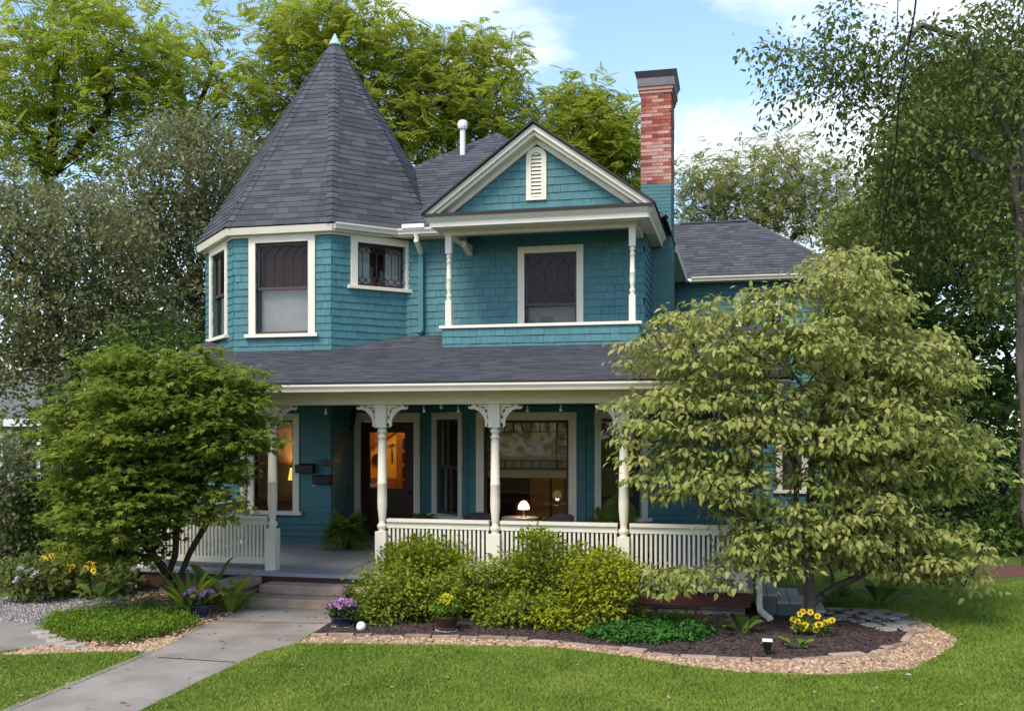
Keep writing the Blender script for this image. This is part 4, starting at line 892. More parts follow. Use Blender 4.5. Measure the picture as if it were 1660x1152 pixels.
def disc(c, r, t, n):
    vs = [(c[0]+r*math.cos(2*math.pi*i/n), c[1]+s_*t/2, c[2]+r*math.sin(2*math.pi*i/n)) for s_ in (-1,1) for i in range(n)]
    return vs, [tuple(range(n)), tuple(range(2*n-1,n-1,-1))]+[(i, n+i, n+(i+1) % n, (i+1) % n) for i in range(n)]
POSTS = [-8.47, -6.43, -4.79, -3.19, -1.47, .02]; BZ = 2.685
for i, x in enumerate(POSTS):
    p = turned_post('porch_post', x, YP, FLZ, BZ-.002, .155, .95, 2.37)
    if i: bracket(p, x-.078, YP, BZ-.003, -1)
    if i < 5: bracket(p, x+.078, YP, BZ-.003, 1)
p = turned_post('porch_post', -8.47, YT-.3, FLZ, BZ-.002, .155, .95, 2.37); p = turned_post('porch_post', .02, YM-.35, FLZ, BZ-.002, .155, .95, 2.37)
def railing(p, q, skip=()):
    p, q = np.array(p, float), np.array(q, float); fr_ = Fr(p, q-p, ((q-p)[1], -(q-p)[0])); L_ = float(np.hypot(*(q-p))); mb = MB()
    fr_.box(mb, 0, L_, 1.085, 1.125, -.055, .055); fr_.box(mb, 0, L_, 1.0, 1.083, -.025, .025); fr_.box(mb, 0, L_, .455, .54, -.025, .025)
    r_ = mb.build('railing', M['cream'], house); me = bpy.data.meshes.new('baluster'); t = MB().box(-.0155,.0155,-.0155,.0155,0,.46); me.from_pydata(t.v, [], t.f); me.materials.append(M['cream']); me.update()
    n_ = int(L_/.058)
    for i in range(n_):
        o = bpy.data.objects.new('baluster', me); link(o, r_); o.location = Vector(fr_.P((i+.5)*L_/n_, .5401, 0))-wloc(r_); o.rotation_euler = (0, 0, math.atan2(fr_.u[1], fr_.u[0]))
for a, b in ((0,1),(2,3),(3,4),(4,5)): railing((POSTS[a]+.079, YP), (POSTS[b]-.079, YP))
railing((-8.47, YP+.079), (-8.47, YT-.38)); railing((.02, YM-.43), (.02, YM-2.2))
bmb = MB(); bmb.box(-8.56, .11, YP-.085, YP+.085, BZ, 2.95); bmb.box(-8.56, -8.39, YP+.087, YT-.01, BZ, 2.948); bmb.box(-.06, .11, YP+.087, YM-.01, BZ, 2.948); bmb.build('porch_beam', M['cream'], house, bevel=.006)
sf = MB(); sf.add([(-8.97,12.30,2.862),(.55,12.30,2.862),(.55,YP-.087,2.90),(-8.97,YP-.087,2.90)], [(0,1,2,3)]); sf.box(-8.97,.55,12.275,12.298,2.845,2.945); sf.build('porch_soffit', M['cream'], house)
pcl = MB(); pcl.box(-8.9, .5, YP+.09, YT-.01, 2.952, 2.975); pcl.box(TB+.03, .5, YT-.009, YM-.01, 2.952, 2.975); pcl.build('porch_ceiling', M['ceil'], house)
gutter('gutter', (-8.98,12.272), (.58,12.272), 2.842, h=.095, d=.095)
EZ, S1, S2 = 2.955, .2077, .31
def prz(y): return EZ+(y-12.2)*((3.742-EZ)/(YT-12.2)) if y <= YT else 3.742+(y-YT)*S2
PRL = [np.array((-9.0,12.2,prz(12.2))), np.array((.62,12.2,prz(12.2))), np.array((.62,YT,prz(YT))), np.array((-9.75,YT,prz(YT)))]
PRU = [np.array((-9.75,YT,prz(YT))), np.array((.62,YT,prz(YT))), np.array((.62,YM+.1,prz(YM+.1))), np.array((-10.0,YM+.5,prz(YM+.5)))]
plane_roof('porch_roof', [PRL, PRU], course=.125)
de = MB(); de.box(-9.01, .63, 12.188, 12.197, 2.925, 2.968); de.build('drip_edge', M['dripedge'], house)
rk = MB(); rk.prism([PRL[0]+(-.02,0,-.1), PRL[3]+(-.02,0,-.1), PRL[3]+(-.02,0,-.01), PRL[0]+(-.02,0,-.01)], (.025,0,0)); rk.build('porch_rake_board', M['cream'], house)
dd = MB(); dd.tube([(.30,12.36,2.86),(.30,12.42,2.7),(.235,YP-.12,2.55),(.235,YP-.12,.16),(.25,YP-.16,.09),(.36,YP-.42,.04)], .042, 8); dd.build('porch_downspout', M['cream'], house)
pp = MB(); pp.box(PX0+.0, PX0+.1, YF+.02, YF+.12, 0, FLZ-.052); pp.build('porch_pier', M['cream'], house)

# ================================================================== STEPS, EDGING, PATH
st = empty('concrete_steps', (-5.6, 12.2, 0), 'weathered two tread concrete steps up to the porch with low side walls', 'steps')
for (x0, x1, y0, y1, z0, z1) in ((-6.42,-4.86,11.93,12.56,0,.125), (-6.34,-4.94,12.24,12.57,.127,.25)):
    mb = MB(); mb.box(x0, x1, y0, y1, z0, z1); mb.build('tread', M['concrete2'], st, bevel=.012)
for (x0, x1, y0) in ((-6.86,-6.44,11.62), (-4.84,-4.5,11.95)):
    mb = MB(); mb.box(x0+.03, x1-.03, y0+.04, 12.56, 0, .21); mb.build('side_wall', M['foundation'], st, bevel=.01)
    mb = MB(); mb.box(x0, x1, y0, 12.54, .212, .315); mb.build('coping', M['concrete2'], st, bevel=.014)
ws = empty('wooden_steps', (.6, 13.3, 0), 'grey painted wooden steps going down from the end of the porch', 'steps')
for i, (x0, x1, z) in enumerate(((.20,.47,.285),(.45,.76,.195),(.74,1.04,.105))):
    for k in range(2):
        mb = MB(); w2 = (x1-x0)/2; mb.box(x0+k*w2+.004, x0+(k+1)*w2-.004, 12.78, 13.9, z-.035, z); mb.build('tread_board', M['graystep'], ws, bevel=.004)
    mb = MB(); mb.box(x0+.01, x1-.02, 12.80, 13.88, 0, z-.037); mb.build('riser_box', M['grayriser'], ws)
edg = MB(); edg.add([(0,0,-.05),(.01,0,-.05),(0,.01,-.05)], [(0,1,2)])
edging = empty('garden_edging', tuple(onZ(1000,1053)), 'row of flat stones and bricks edging the mulch bed', 'edging')
ep = [np.array(p) for p in G(*REDGE)]; seglen = [np.linalg.norm(b-a) for a, b in zip(ep[:-1], ep[1:])]; tot = sum(seglen); s_ = 0
random.seed(3)
while s_ < tot-.1:
    L_ = random.uniform(.12,.42); acc = 0
    for (a, b), sl2 in zip(zip(ep[:-1], ep[1:]), seglen):
        if acc+sl2 >= s_: t = unit(b-a); p = a+t*(s_-acc); break
        acc += sl2
    n2 = np.array((-t[1], t[0])); hw = random.uniform(.028,.055); q = p+t*(L_-.015)+n2*random.uniform(-.015,.015)
    mb = MB(); mb.prism([(*(p-n2*hw), 0), (*(q-n2*hw), 0), (*(q+n2*hw), 0), (*(p+n2*hw), 0)], (0,0,random.uniform(.018,.045))); mb.build('edging_stone', M['edge'], edging, bevel=.008); s_ += L_
FP = G((1325,1002),(1345,985),(1420,985),(1470,995),(1492,1018),(1478,1030),(1400,1018))
path = sheet('flagstone_path', FP, .009, M['gravel'])
random.seed(9)
fa_ = np.array([p[:2] for p in FP]); lo_, hi_ = fa_.min(0), fa_.max(0); gy = 0
yy = lo_[1]
while yy < hi_[1]:
    xx = lo_[0]+(.14 if gy % 2 else 0)
    while xx < hi_[0]:
        c = (xx+random.uniform(-.03,.03), yy+random.uniform(-.03,.03))
        if inpoly(np.array([c]), [p[:2] for p in FP])[0]:
            n_ = random.choice((5,6,6)); a0 = random.random()*6; r_ = random.uniform(.125,.155)
            mb = MB(); mb.prism([(c[0]+r_*random.uniform(.85,1.1)*math.cos(a0+6.283*i/n_), c[1]+r_*random.uniform(.8,1.05)*math.sin(a0+6.283*i/n_), .01) for i in range(n_)], (0,0,.012+random.random()*.01)); mb.build('flagstone', M['flag'], path, bevel=.006)
        xx += .285
    yy += .25; gy += 1
random.seed(4)
ST = empty('stepping_stones', tuple(onZ(90,1040)), 'flat grey stones at the edge of the ground cover by the driveway', 'stones')
for px, py in ((78,1034),(92,1041),(108,1046),(66,1027),(124,1049)):
    c = onZ(px, py); mb = MB(); mb.prism([(c[0]+.13*random.uniform(.8,1.1)*math.cos(6.283*i/6), c[1]+.11*random.uniform(.8,1.1)*math.sin(6.283*i/6), 0) for i in range(6)], (0,0,.035)); mb.build('stone', M['flag'], ST, bevel=.008)
DIRT = G((1500,962),(1560,938),(1660,934))+[(9,17.6),(9,18.6),(2.5,18.6)]
sheet('dirt_bed', DIRT, .005, M['redsoil'])

# ================================================================== THINGS ON THE PORCH
def thing_mesh(mb, name, m, label, cat, base, group=None, **kw):
    o = mb.build(name, M[m], None, origin=base, **kw); return tag(o, label, cat, group)
for nm, (px, py), lab in (('mailbox', (497,759), 'black wall mailbox under the number plate, touching the window casing'), ('mailbox', (525,777), 'black wall mailbox, the lower of the two beside the corner')):
    c = onY(px, py, YT-.025); e = empty(nm, tuple(c), lab, 'mailbox'); mb = MB(); mb.box(c[0]-.17, c[0]+.17, YT-.145, YT-.022, c[2]-.075, c[2]+.05); bd = mb.build('body', M['black'], e, bevel=.01)
    mb = MB(); mb.prism([(c[0]-.178,YT-.02,c[2]+.085),(c[0]-.178,YT-.155,c[2]+.055),(c[0]-.178,YT-.155,c[2]+.04),(c[0]-.178,YT-.02,c[2]+.052)], (.356,0,0)); mb.build('lid', M['black'], e)
    mb = MB(); mb.tube([(c[0]-.14,YT-.1,c[2]-.08),(c[0]-.14,YT-.15,c[2]-.12),(c[0]-.14,YT-.165,c[2]-.08)], .008, 5); mb.build('hook', M['white'], e)
c = onY(528, 750, YT-.025); mb = MB(); np_ = empty('number_plate', tuple(c), 'small bronze tile plate above the mailboxes', 'plate')
for i in range(3):
    mb = MB(); mb.box(c[0]-.14+i*.095, c[0]-.055+i*.095, YT-.034, YT-.022, c[2]-.06, c[2]+.06); mb.build('tile', M['bronze'], np_, bevel=.004)
c = onY(561, 799, YM-.03); c = np.array((TB+.03, 16.75, c[2])); mb = MB(); mb.box(TB+.021, TB+.035, 16.72, 16.76, 1.2, 1.32); thing_mesh(mb, 'doorbell', 'black', 'small black doorbell on the wall beside the front door', 'doorbell', (TB+.03,16.74,1.26))
# wall lantern
c = np.array((DX0+.0, YM-.055, 2.62)); e = empty('wall_lantern', tuple(c), 'black carriage lantern at the upper corner of the front door', 'lantern')
mb = MB(); mb.box(c[0]-.03, c[0]+.03, YM-.066, YM-.051, 2.5, 2.68); mb.tube([(c[0],YM-.06,2.62),(c[0],YM-.12,2.72),(c[0],YM-.19,2.7)], .012, 6); mb.build('arm', M['black'], e)
mb = MB(); mb.lathe((c[0],YM-.19,0), [(.02,2.70),(.10,2.63),(.105,2.61),(.02,2.605)], 8); mb.build('cap', M['black'], e)
mb = MB(); mb.lathe((c[0],YM-.19,0), [(.085,2.605),(.055,2.40),(.05,2.40)], 6); mb.build('glass', M['glass'], e)
mb = MB()
for i in range(6):
    a = 2*math.pi*i/6; mb.tube([(c[0]+.087*math.cos(a),YM-.19+.087*math.sin(a),2.605),(c[0]+.057*math.cos(a),YM-.19+.057*math.sin(a),2.40)], .006, 4)
mb.lathe((c[0],YM-.19,0), [(.06,2.40),(.03,2.36),(.005,2.33)], 8); mb.build('cage', M['black'], e)
# string lights under the porch ceiling
YS = 13.3; bul = [(528,669),(687,666),(715,660),(743,666),(855,665),(909,664),(968,664)]; pts = [onY(px, py, YS) for px, py in bul]
e = empty('string_lights', (pts[3][0], YS, 2.9), 'string of small white globe bulbs hung under the porch ceiling', 'string lights')
wp = [np.array((-8.3,YS,2.94))]
for a, b in zip(pts[:-1], pts[1:]):
    wp += [a+np.array((0,0,.075)), (a+b)/2+np.array((0,0,.04))]
wp += [pts[-1]+np.array((0,0,.075)), np.array((-.2,YS,2.94))]
mb = MB(); mb.tube(wp, .005, 4); mb.build('cable', M['wire'], e)
for p in pts:
    mb = MB(); mb.ball(p, .024, 8, 6); mb.tube([p+np.array((0,0,.02)), p+np.array((0,0,.07))], .011, 6); mb.build('bulb', M['bulb'], e, smooth=True)
# table, lamp, chairs
tx, ty = onY(843, 838, 14.5)[0], 14.5
e = empty('round_table', (tx, ty, FLZ), 'small round pale topped table before the bay window', 'table')
mb = MB(); mb.lathe((tx,ty,0), [(.27,1.005),(.28,1.012),(.28,1.03),(.27,1.036)], 28); mb.build('top', M['tabletop'], e)
mb = MB(); mb.tube([(tx,ty,FLZ+.03),(tx,ty,1.004)], .03, 10); mb.lathe((tx,ty,0), [(.2,FLZ),(.19,FLZ+.02),(.03,FLZ+.05)], 16); mb.build('pedestal', M['black'], e)
lx, ly = onY(849, 830, 14.45)[0], 14.45
e = empty('table_lamp', (lx, ly, 1.036), 'small lit mushroom shaped lamp standing on the porch table', 'lamp')
mb = MB(); mb.lathe((lx,ly,0), [(.05,1.0365),(.05,1.05),(.012,1.06),(.012,1.15)], 12); mb.build('base', M['bronze'], e)
mb = MB(); mb.lathe((lx,ly,0), [(.0,1.152),(.082,1.155),(.088,1.17),(.075,1.22),(.045,1.265),(.015,1.282),(.0,1.285)], 18); shd = mb.build('shade', M['shadeon'], e, smooth=True)
lamp_light('table_lamp_light', (lx,ly,1.12), 1.2, (1,.7,.4), e, .03)
for px, lab, rz in ((779, 'grey wicker tub chair between the porch table and the front door', .35), (901, 'grey wicker tub chair between the porch table and the potted palm', -.5)):
    cx_, cy_ = onY(px, 838, 14.55)[0], 14.55; e = empty('tub_chair', (cx_, cy_, FLZ), lab, 'chair', 'chairs at the porch table')
    mb = MB(); mb.lathe((cx_,cy_,0), [(.2,.70),(.235,.72),(.24,.78),(.2,.80),(.0,.81)], 18); mb.build('seat', M['wicker'], e, smooth=True)
    mb = MB(); n_ = 16; prof = []
    for i in range(n_+1):
        a = math.pi*.95*(i/n_)-math.pi*.475+math.pi/2+rz; hgt = 1.07-.12*abs(i/n_-.5)**2*4; prof.append((a, hgt))
    vs = [(cx_+r*math.cos(a), cy_+r*math.sin(a), z) for a, h in prof for r, z in ((.215,.74),(.245,.74),(.275,h),(.25,h))]
    mb.add(vs, [(i*4+j, (i+1)*4+j, (i+1)*4+(j+1) % 4, i*4+(j+1) % 4) for i in range(n_) for j in range(4)]+[(0,1,2,3),(n_*4+3,n_*4+2,n_*4+1,n_*4)]); mb.build('backrest', M['wicker'], e, smooth=True)
    for sx in (-1,1):
        for sy in (-1,1):
            mb = MB(); mb.tube([(cx_+sx*.14,cy_+sy*.14,.72),(cx_+sx*.19,cy_+sy*.19,FLZ)], .014, 6); mb.build('leg', M['black'], e)
# ferns and palm
def fronds(root, base, n, L, T, m, up=.7, w=1, pitch=(.2,1.1)):
    for i in range(n):
        a = 6.283*i/n+random.uniform(-.2,.2); el = random.uniform(*pitch); d = np.array((math.cos(a)*math.cos(el), math.sin(a)*math.cos(el), math.sin(el)))
        me = leaf_mesh('frond', T, np.zeros((1,3)), d[None], np.array([[0,0,1.0]])+RNG.normal(size=(1,3))*.1, np.array([1.0]))
        co = np.zeros(len(me.vertices)*3); me.vertices.foreach_get('co', co); co = co.reshape(-1,3); h = np.hypot(co[:,0], co[:,1]); l = L*random.uniform(.75,1.15)
        co = co*l; co[:,2] -= (.55*(h**2))*l; co[:,0:2] *= w; me.vertices.foreach_set('co', co.ravel()); me.update()
        o = mesh_obj('frond', me, m, root); o.location = Vector(base)-wloc(root)
def pot(e, c, r, h, m, z0=0):
    mb = MB(); mb.lathe((c[0],c[1],0), [(r*.62,z0),(r*.78,z0+h*.25),(r*.95,z0+h*.7),(r*.98,z0+h*.85),(r*1.08,z0+h*.88),(r*1.08,z0+h),(r*.9,z0+h),(r*.88,z0+h*.85),(0,z0+h*.84)], 20); return mb.build('pot', M[m], e, smooth=False)
random.seed(2)
c = onZ(560, 888, FLZ); e = empty('potted_fern', (c[0],c[1],FLZ), 'bushy green fern in a pot on the porch floor beside the door', 'fern'); pot(e, c, .17, .24, 'potbrown', FLZ); fronds(e, (c[0],c[1],FLZ+.26), 120, .50, T_FERN, LM['fern'], pitch=(.0,1.35))
c = np.array((-5.45, 16.55, FLZ)); e = empty('potted_fern', tuple(c), 'small fern in a pot half hidden behind the porch railing', 'fern'); pot(e, c, .13, .3, 'potbrown', FLZ); fronds(e, (c[0],c[1],FLZ+.3), 30, .4, T_FERN, LM['fern'], pitch=(.4,1.3))
c = np.array((onY(1000,850,14.3)[0], 14.3, FLZ)); e = empty('potted_palm', tuple(c), 'potted palm with arching fronds behind the porch railing', 'palm'); pot(e, c, .2, .32, 'potbrown', FLZ); fronds(e, (c[0],c[1],FLZ+.34), 13, .85, T_PALM, LM['palm'], pitch=(.75,1.35))

# ================================================================== GARDEN PLANTS
def tuft(name, lab, cat, ells, ncl, mind, per, spread, flat, size, mode, T, lm, base, group=None, parent=None, part='foliage', bark=None):
    e = parent or empty(name, tuple(base), lab, cat, group); C_ = relax(in_ells(ells, ncl), mind); C_ = C_[C_[:,2] > .03]
    P, D, Nn, S = leaves_at(C_, per, spread, flat, size, mode); P[:,2] = np.maximum(P[:,2], .015)
    mesh_obj(part, leaf_mesh(part, T, offs(P, e), D, Nn, S), LM[lm], e, 'stuff')
    if bark:
        stems = [[base, np.array(base)+np.array((random.uniform(-.15,.15), random.uniform(-.1,.1), .3))]]
        arr, par, rad = skeleton(stems, C_, .004); wood_mesh(arr, par, rad, .03, 5).build('branches', M[bark], e)
    return e
SH = [
 ('feathery_shrub', 'low feathery yellow green shrub beside the concrete steps', (650,1012), [(648,962,72,48),(618,985,45,35),(700,968,55,45)], 'shrub2', .05, 'layer'),
 ('azalea_shrub', 'pale yellow green shrub standing against the railing behind the feathery shrub', (690,985), [(690,905,52,32),(722,900,40,30),(650,915,45,28)], 'shrub', .055, 'up'),
 ('leafy_shrub', 'rounded mid green shrub behind the brown pot', (790,1003), [(785,950,66,50),(845,945,80,50),(752,955,42,40)], 'shrub2', .048, 'layer'),
 ('tall_shrub', 'tallest green shrub with a tuft rising over the porch railing', (890,1000), [(900,930,95,55),(872,876,22,22),(965,930,62,42)], 'shrub', .05, 'up'),
 ('spreading_shrub', 'low spreading shrub between the brown pot and the golden shrub', (855,1020), [(855,990,70,28),(810,1000,36,18)], 'shrub2', .048, 'layer'),
 ('golden_shrub', 'bright golden yellow shrub above the dark ground cover', (965,1026), [(978,955,62,62),(925,1000,75,28),(1005,925,36,32)], 'gold', .05, 'layer'),
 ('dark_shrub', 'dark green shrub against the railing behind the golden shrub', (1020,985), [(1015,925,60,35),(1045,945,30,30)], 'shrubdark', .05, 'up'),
]
for nm, lab, bp_, els, lm, size, mode in SH:
    base = onZ(*bp_); dep = 1600*CZ/(bp_[1]-700)*1.025; ells = [pell(*q, dep, rd=.38) for q in els]
    tuft(nm, lab, 'shrub', ells, 300, .15, 76, .08, .6, size*1.15, mode, T_DIAM, lm, base, 'foundation shrubs before the porch', bark='barkdark')
base = onZ(592, 985); tuft('lavender_clump', 'grey green lavender clump beside the steps and the purple mums', 'plant', [pell(595,968,28,18,12.9,rd=.2)], 60, .05, 40, .05, .9, .06, 'up', T_DIAM, 'mumleaf', base)
def carpet(name, lab, px_poly, n, h, size, lm, per=26, spread=.05, T=T_DIAM, mode='up'):
    poly = G(*px_poly); P2 = scatter(poly, n); base = np.array((*np.mean([p[:2] for p in poly], 0), 0)); C_ = np.column_stack([P2, h*RNG.uniform(.2,1,len(P2))])
    P, D, Nn, S = leaves_at(C_, per, spread, .6, size, mode); P[:,2] = np.maximum(P[:,2], .015); me = leaf_mesh(name, T, P-base, D, Nn, S); o = mesh_obj(name, me, LM[lm]); o.location = base
    return tag(o, lab, 'ground cover', kind='stuff')
carpet('ground_cover', 'bright green creeping ground cover beside the concrete walk', [(75,1022),(110,1040),(180,1046),(260,1034),(318,1018),(300,1000),(220,998),(140,1000),(85,1008)], 900, .12, .03, 'cover', per=40)
carpet('thyme_patch', 'dull olive low plants behind the bright ground cover', [(105,1002),(180,992),(255,985),(250,1000),(150,1003)], 260, .12, .03, 'olive', per=34)
carpet('vinca_patch', 'dark green vinca patch at the foot of the golden shrub', [(955,1035),(1000,1044),(1060,1046),(1140,1040),(1152,1028),(1100,1012),(1040,1008),(985,1020)], 420, .13, .055, 'vinca', per=22, T=T_LEAF, mode='layer')
def strap(name, lab, px, n, L, W, lm, spread=.9, cat='plant', group=None, el=(.55,1.4), broad=False):
    b = onZ(*px); e = empty(name, tuple(b), lab, cat, group)
    for i in range(n):
        a = 6.283*i/n+random.uniform(-.3,.3); e0 = random.uniform(*el); l = L*random.uniform(.65,1.1); k = 7; pts = []; p = np.array((b[0]+.04*math.cos(a), b[1]+.04*math.sin(a), 0.0)); ang = e0
        side = np.array((-math.sin(a), math.cos(a), 0)); tw2 = random.uniform(-.5,.5); side = side*math.cos(tw2)+np.array((0,0,1))*math.sin(tw2)*.5; vs = []
        for j in range(k+1):
            t = j/k; wv = W*((math.sin(math.pi*min(1,t*.93+.07))**.8) if not broad else (.12 if t < .35 else math.sin(math.pi*(t-.35)/.65*.97+.03)**.7)); wv = max(wv, .003) if j < k else .001
            nz = np.array((0,0,.18*wv)); vs += [p-side*wv+nz, p, p+side*wv+nz]
            p = p+np.array((math.cos(a)*math.cos(ang), math.sin(a)*math.cos(ang), math.sin(ang)))*l/k; p[2] = max(p[2], .012); ang -= spread*(.05+.16*t)
        mb = MB(); mb.add(vs, [(j*3+s_, j*3+s_+1, j*3+s_+4, j*3+s_+3) for j in range(k) for s_ in (0,1)]); mb.build('leaf', LM[lm], e, smooth=True)
    return e
random.seed(21)
strap('lily_clump', 'upright clump of green strap leaves between maple trunk and purple mums', (308,1000), 34, .80, .036, 'lily', 1.1, group=None)
strap('lily_clump', 'clump of arching yellow green leaves against the side wall of the steps', (372,992), 26, .74, .042, 'lily', 1.6)
strap('hosta', 'dark broad leaved plant at the porch corner behind the maple trunk', (345,972), 12, .62, .075, 'hosta', 1.0, broad=True, el=(.9,1.45))
strap('hosta', 'single broad leaved plant at the edge of the gravel path', (160,978), 6, .42, .075, 'hosta', 1.1, broad=True, el=(.6,1.2))
strap('hosta', 'flopped broad leaved plant lying at the foot of the maple', (215,978), 8, .5, .06, 'hosta', 1.5, broad=True, el=(.3,.7))
strap('hosta', 'drooping broad leaved plant with pale stalks in the dark mulch', (1203,1028), 8, .34, .07, 'hosta', 1.6, broad=True, el=(.7,1.3))
strap('hosta', 'tiny light green seedling plant in the mulch beside the solar light', (1291,1050), 6, .2, .05, 'cover', 1.4, broad=True, el=(.5,1.2))
strap('hosta', 'big green hosta beside the flagstone path behind the dogwood', (1425,985), 16, .55, .085, 'hosta', 1.5, broad=True, el=(.6,1.35))
strap('hosta', 'green hosta next to the wooden steps behind the dogwood', (1362,975), 12, .45, .07, 'hosta', 1.5, broad=True, el=(.6,1.35))
# potted mums
def blossom(e, c, r, m, n=26, part='flower'):
    d = unit(RNG.normal(size=(n,3))+np.array((0,0,.5))); P = np.repeat(np.array(c)[None], n, 0)-np.array(wloc(e)); me = leaf_mesh(part, T_DIAM, P, d, unit(RNG.normal(size=(n,3))), np.full(n, r)); mesh_obj(part, me, m, e)
def mum(lab, px, potm, fm_, n, fr_, spread, h=.16, r=.14, leaf='mumleaf', dome=.1, saucer=True):
    b = onZ(*px); e = empty('potted_mum', tuple(b), lab, 'potted plant', 'potted mums beside the walk'); pot(e, b, r, h, potm, .02)
    if saucer: mb = MB(); mb.lathe((b[0],b[1],0), [(r*.8,.004),(r*.95,.02),(r*.95,.024),(r*.7,.018)], 18); mb.build('saucer', M['terracotta'], e)
    C_ = np.array(b)+in_ells([((0,0,h+.05+dome*.4), (spread*.95,spread*.95,dome*.8))], 70, .4); P, D, Nn, S = leaves_at(C_, 20, .03, .8, .045, 'up'); mesh_obj('foliage', leaf_mesh('foliage', T_DIAM, offs(P, e), D, Nn, S), LM[leaf], e, 'stuff')
    for i in range(n):
        a = i*2.399; rr = spread*math.sqrt((i+.5)/n)*.95; c = np.array((b[0]+rr*math.cos(a), b[1]+rr*math.sin(a), h+.09+dome*(1.15-.8*(rr/spread)**2)+random.uniform(-.01,.01))); blossom(e, c, fr_*random.uniform(.8,1.15), FM[fm_])
    return e
mum('purple mums in a navy pot on a saucer beside the strap leaves', (323,1002), 'potblue', 'purple', 26, .045, .19)
mum('purple mums in a blue pot between the walk and the shrubs', (555,1016), 'potblue', 'purple', 24, .04, .17, h=.12)
mum('yellow budded mums in a brown glazed pot before the shrubs', (724,1023), 'potbrown', 'ymum', 46, .022, .13, h=.17, leaf='cover', dome=.14)
for px, lab in (((1298,1030), 'yellow pansies at the foot of the dogwood, the clump nearer the wooden steps'), ((1334,1032), 'yellow pansies at the foot of the dogwood, the clump nearer the flagstone path')):
    b = onZ(*px); e = empty('pansy_clump', tuple(b), lab, 'flowers', 'yellow pansies under the dogwood')
    C_ = np.array(b)+in_ells([((0,0,.1), (.1,.08,.09))], 20); P, D, Nn, S = leaves_at(C_, 12, .03, .8, .05, 'up'); P[:,2] = np.maximum(P[:,2], .01); mesh_obj('foliage', leaf_mesh('foliage', T_DIAM, offs(P, e), D, Nn, S), LM['hosta'], e, 'stuff')
    for i in range(8):
        c = np.array((b[0]+random.uniform(-.1,.1), b[1]+random.uniform(-.1,.02), random.uniform(.08,.3))); n_ = 5; an = np.arange(n_)*1.2566+random.random(); d = np.column_stack([np.cos(an), np.full(n_,-.25), np.sin(an)])
        me = leaf_mesh('flower', T_PETAL, np.repeat((c-np.array(wloc(e)))[None], n_, 0), d, np.tile((0,-1.,.3), (n_,1)), np.full(n_, .042)); tv = me; fo = mesh_obj('flower', me, FM['yellow'], e)
        mb = MB(); mb.ball(c+np.array((0,-.012,0)), .011, 6, 4); mb.build('eye', FM['eye'], fo)
b = onZ(585,1022); mb = MB(); mb.ball((b[0],b[1],.05), .058, 12, 8, (1,.9,1.05)); mb.v = [(x+.004*math.sin(20*z), y, z) for x, y, z in mb.v]; thing_mesh(mb, 'white_stone', 'white', 'rounded white stone beside the purple mums', 'stone', tuple(b), smooth=True)
b = onZ(1244,1062); e = empty('solar_light', tuple(b), 'small black solar path light with pale top in the mulch', 'garden light')
mb = MB(); mb.tube([(b[0],b[1],0),(b[0],b[1],.06)], .012, 6); mb.build('stake', M['black'], e)
mb = MB(); mb.add([(b[0]-.035,b[1]-.03,.055),(b[0]+.035,b[1]-.03,.055),(b[0]+.035,b[1]+.03,.055),(b[0]-.035,b[1]+.03,.055),(b[0]-.05,b[1]-.045,.15),(b[0]+.05,b[1]-.045,.15),(b[0]+.05,b[1]+.045,.15),(b[0]-.05,b[1]+.045,.15)], BOXF); mb.build('housing', M['black'], e)
mb = MB(); mb.box(b[0]-.052, b[0]+.052, b[1]-.047, b[1]+.047, .1505, .168); mb.build('lens', M['white'], e, bevel=.004)
# flower bed at the far side of the gravel
base = onZ(120,965); e = tuft('black_eyed_susan_clump', 'clump of yellow black eyed susans across the gravel path', 'flowers', [pell(115,935,70,30,14.0,rd=.4),(at(165,945,14.0), np.array((.5,.4,.3)))], 120, .12, 40, .09, .8, .10, 'up', T_LEAF, 'mid', base)
random.seed(6)
for i in range(34):
    px, py = random.uniform(70,172), random.uniform(893,925); c = at(px, py, 13.7+random.uniform(-.2,.5)); n_ = 8; an = np.arange(n_)*.785; d = np.column_stack([np.cos(an), np.full(n_,-.2), np.sin(an)*.7+.1])
    fo = mesh_obj('flower', leaf_mesh('flower', T_DIAM, np.repeat((c-np.array(wloc(e)))[None], n_, 0), d, np.tile((0,-1.,.6), (n_,1)), np.full(n_, .055)), FM['yellow'], e); mb = MB(); mb.ball(c+np.array((0,-.01,.0)), .014, 6, 4); mb.build('eye', FM['eye'], fo)
base = onZ(40,972); e = tuft('phlox_clump', 'clump of pale phlox at the far edge of the gravel path', 'flowers', [pell(40,940,50,28,13.4,rd=.35)], 70, .1, 34, .09, .8, .09, 'up', T_LEAF, 'mid', base)
for i in range(14):
    c = at(random.uniform(8,62), random.uniform(920,948), 13.1+random.uniform(-.1,.2)); blossom(e, c, .045, FM['phlox'], 18)

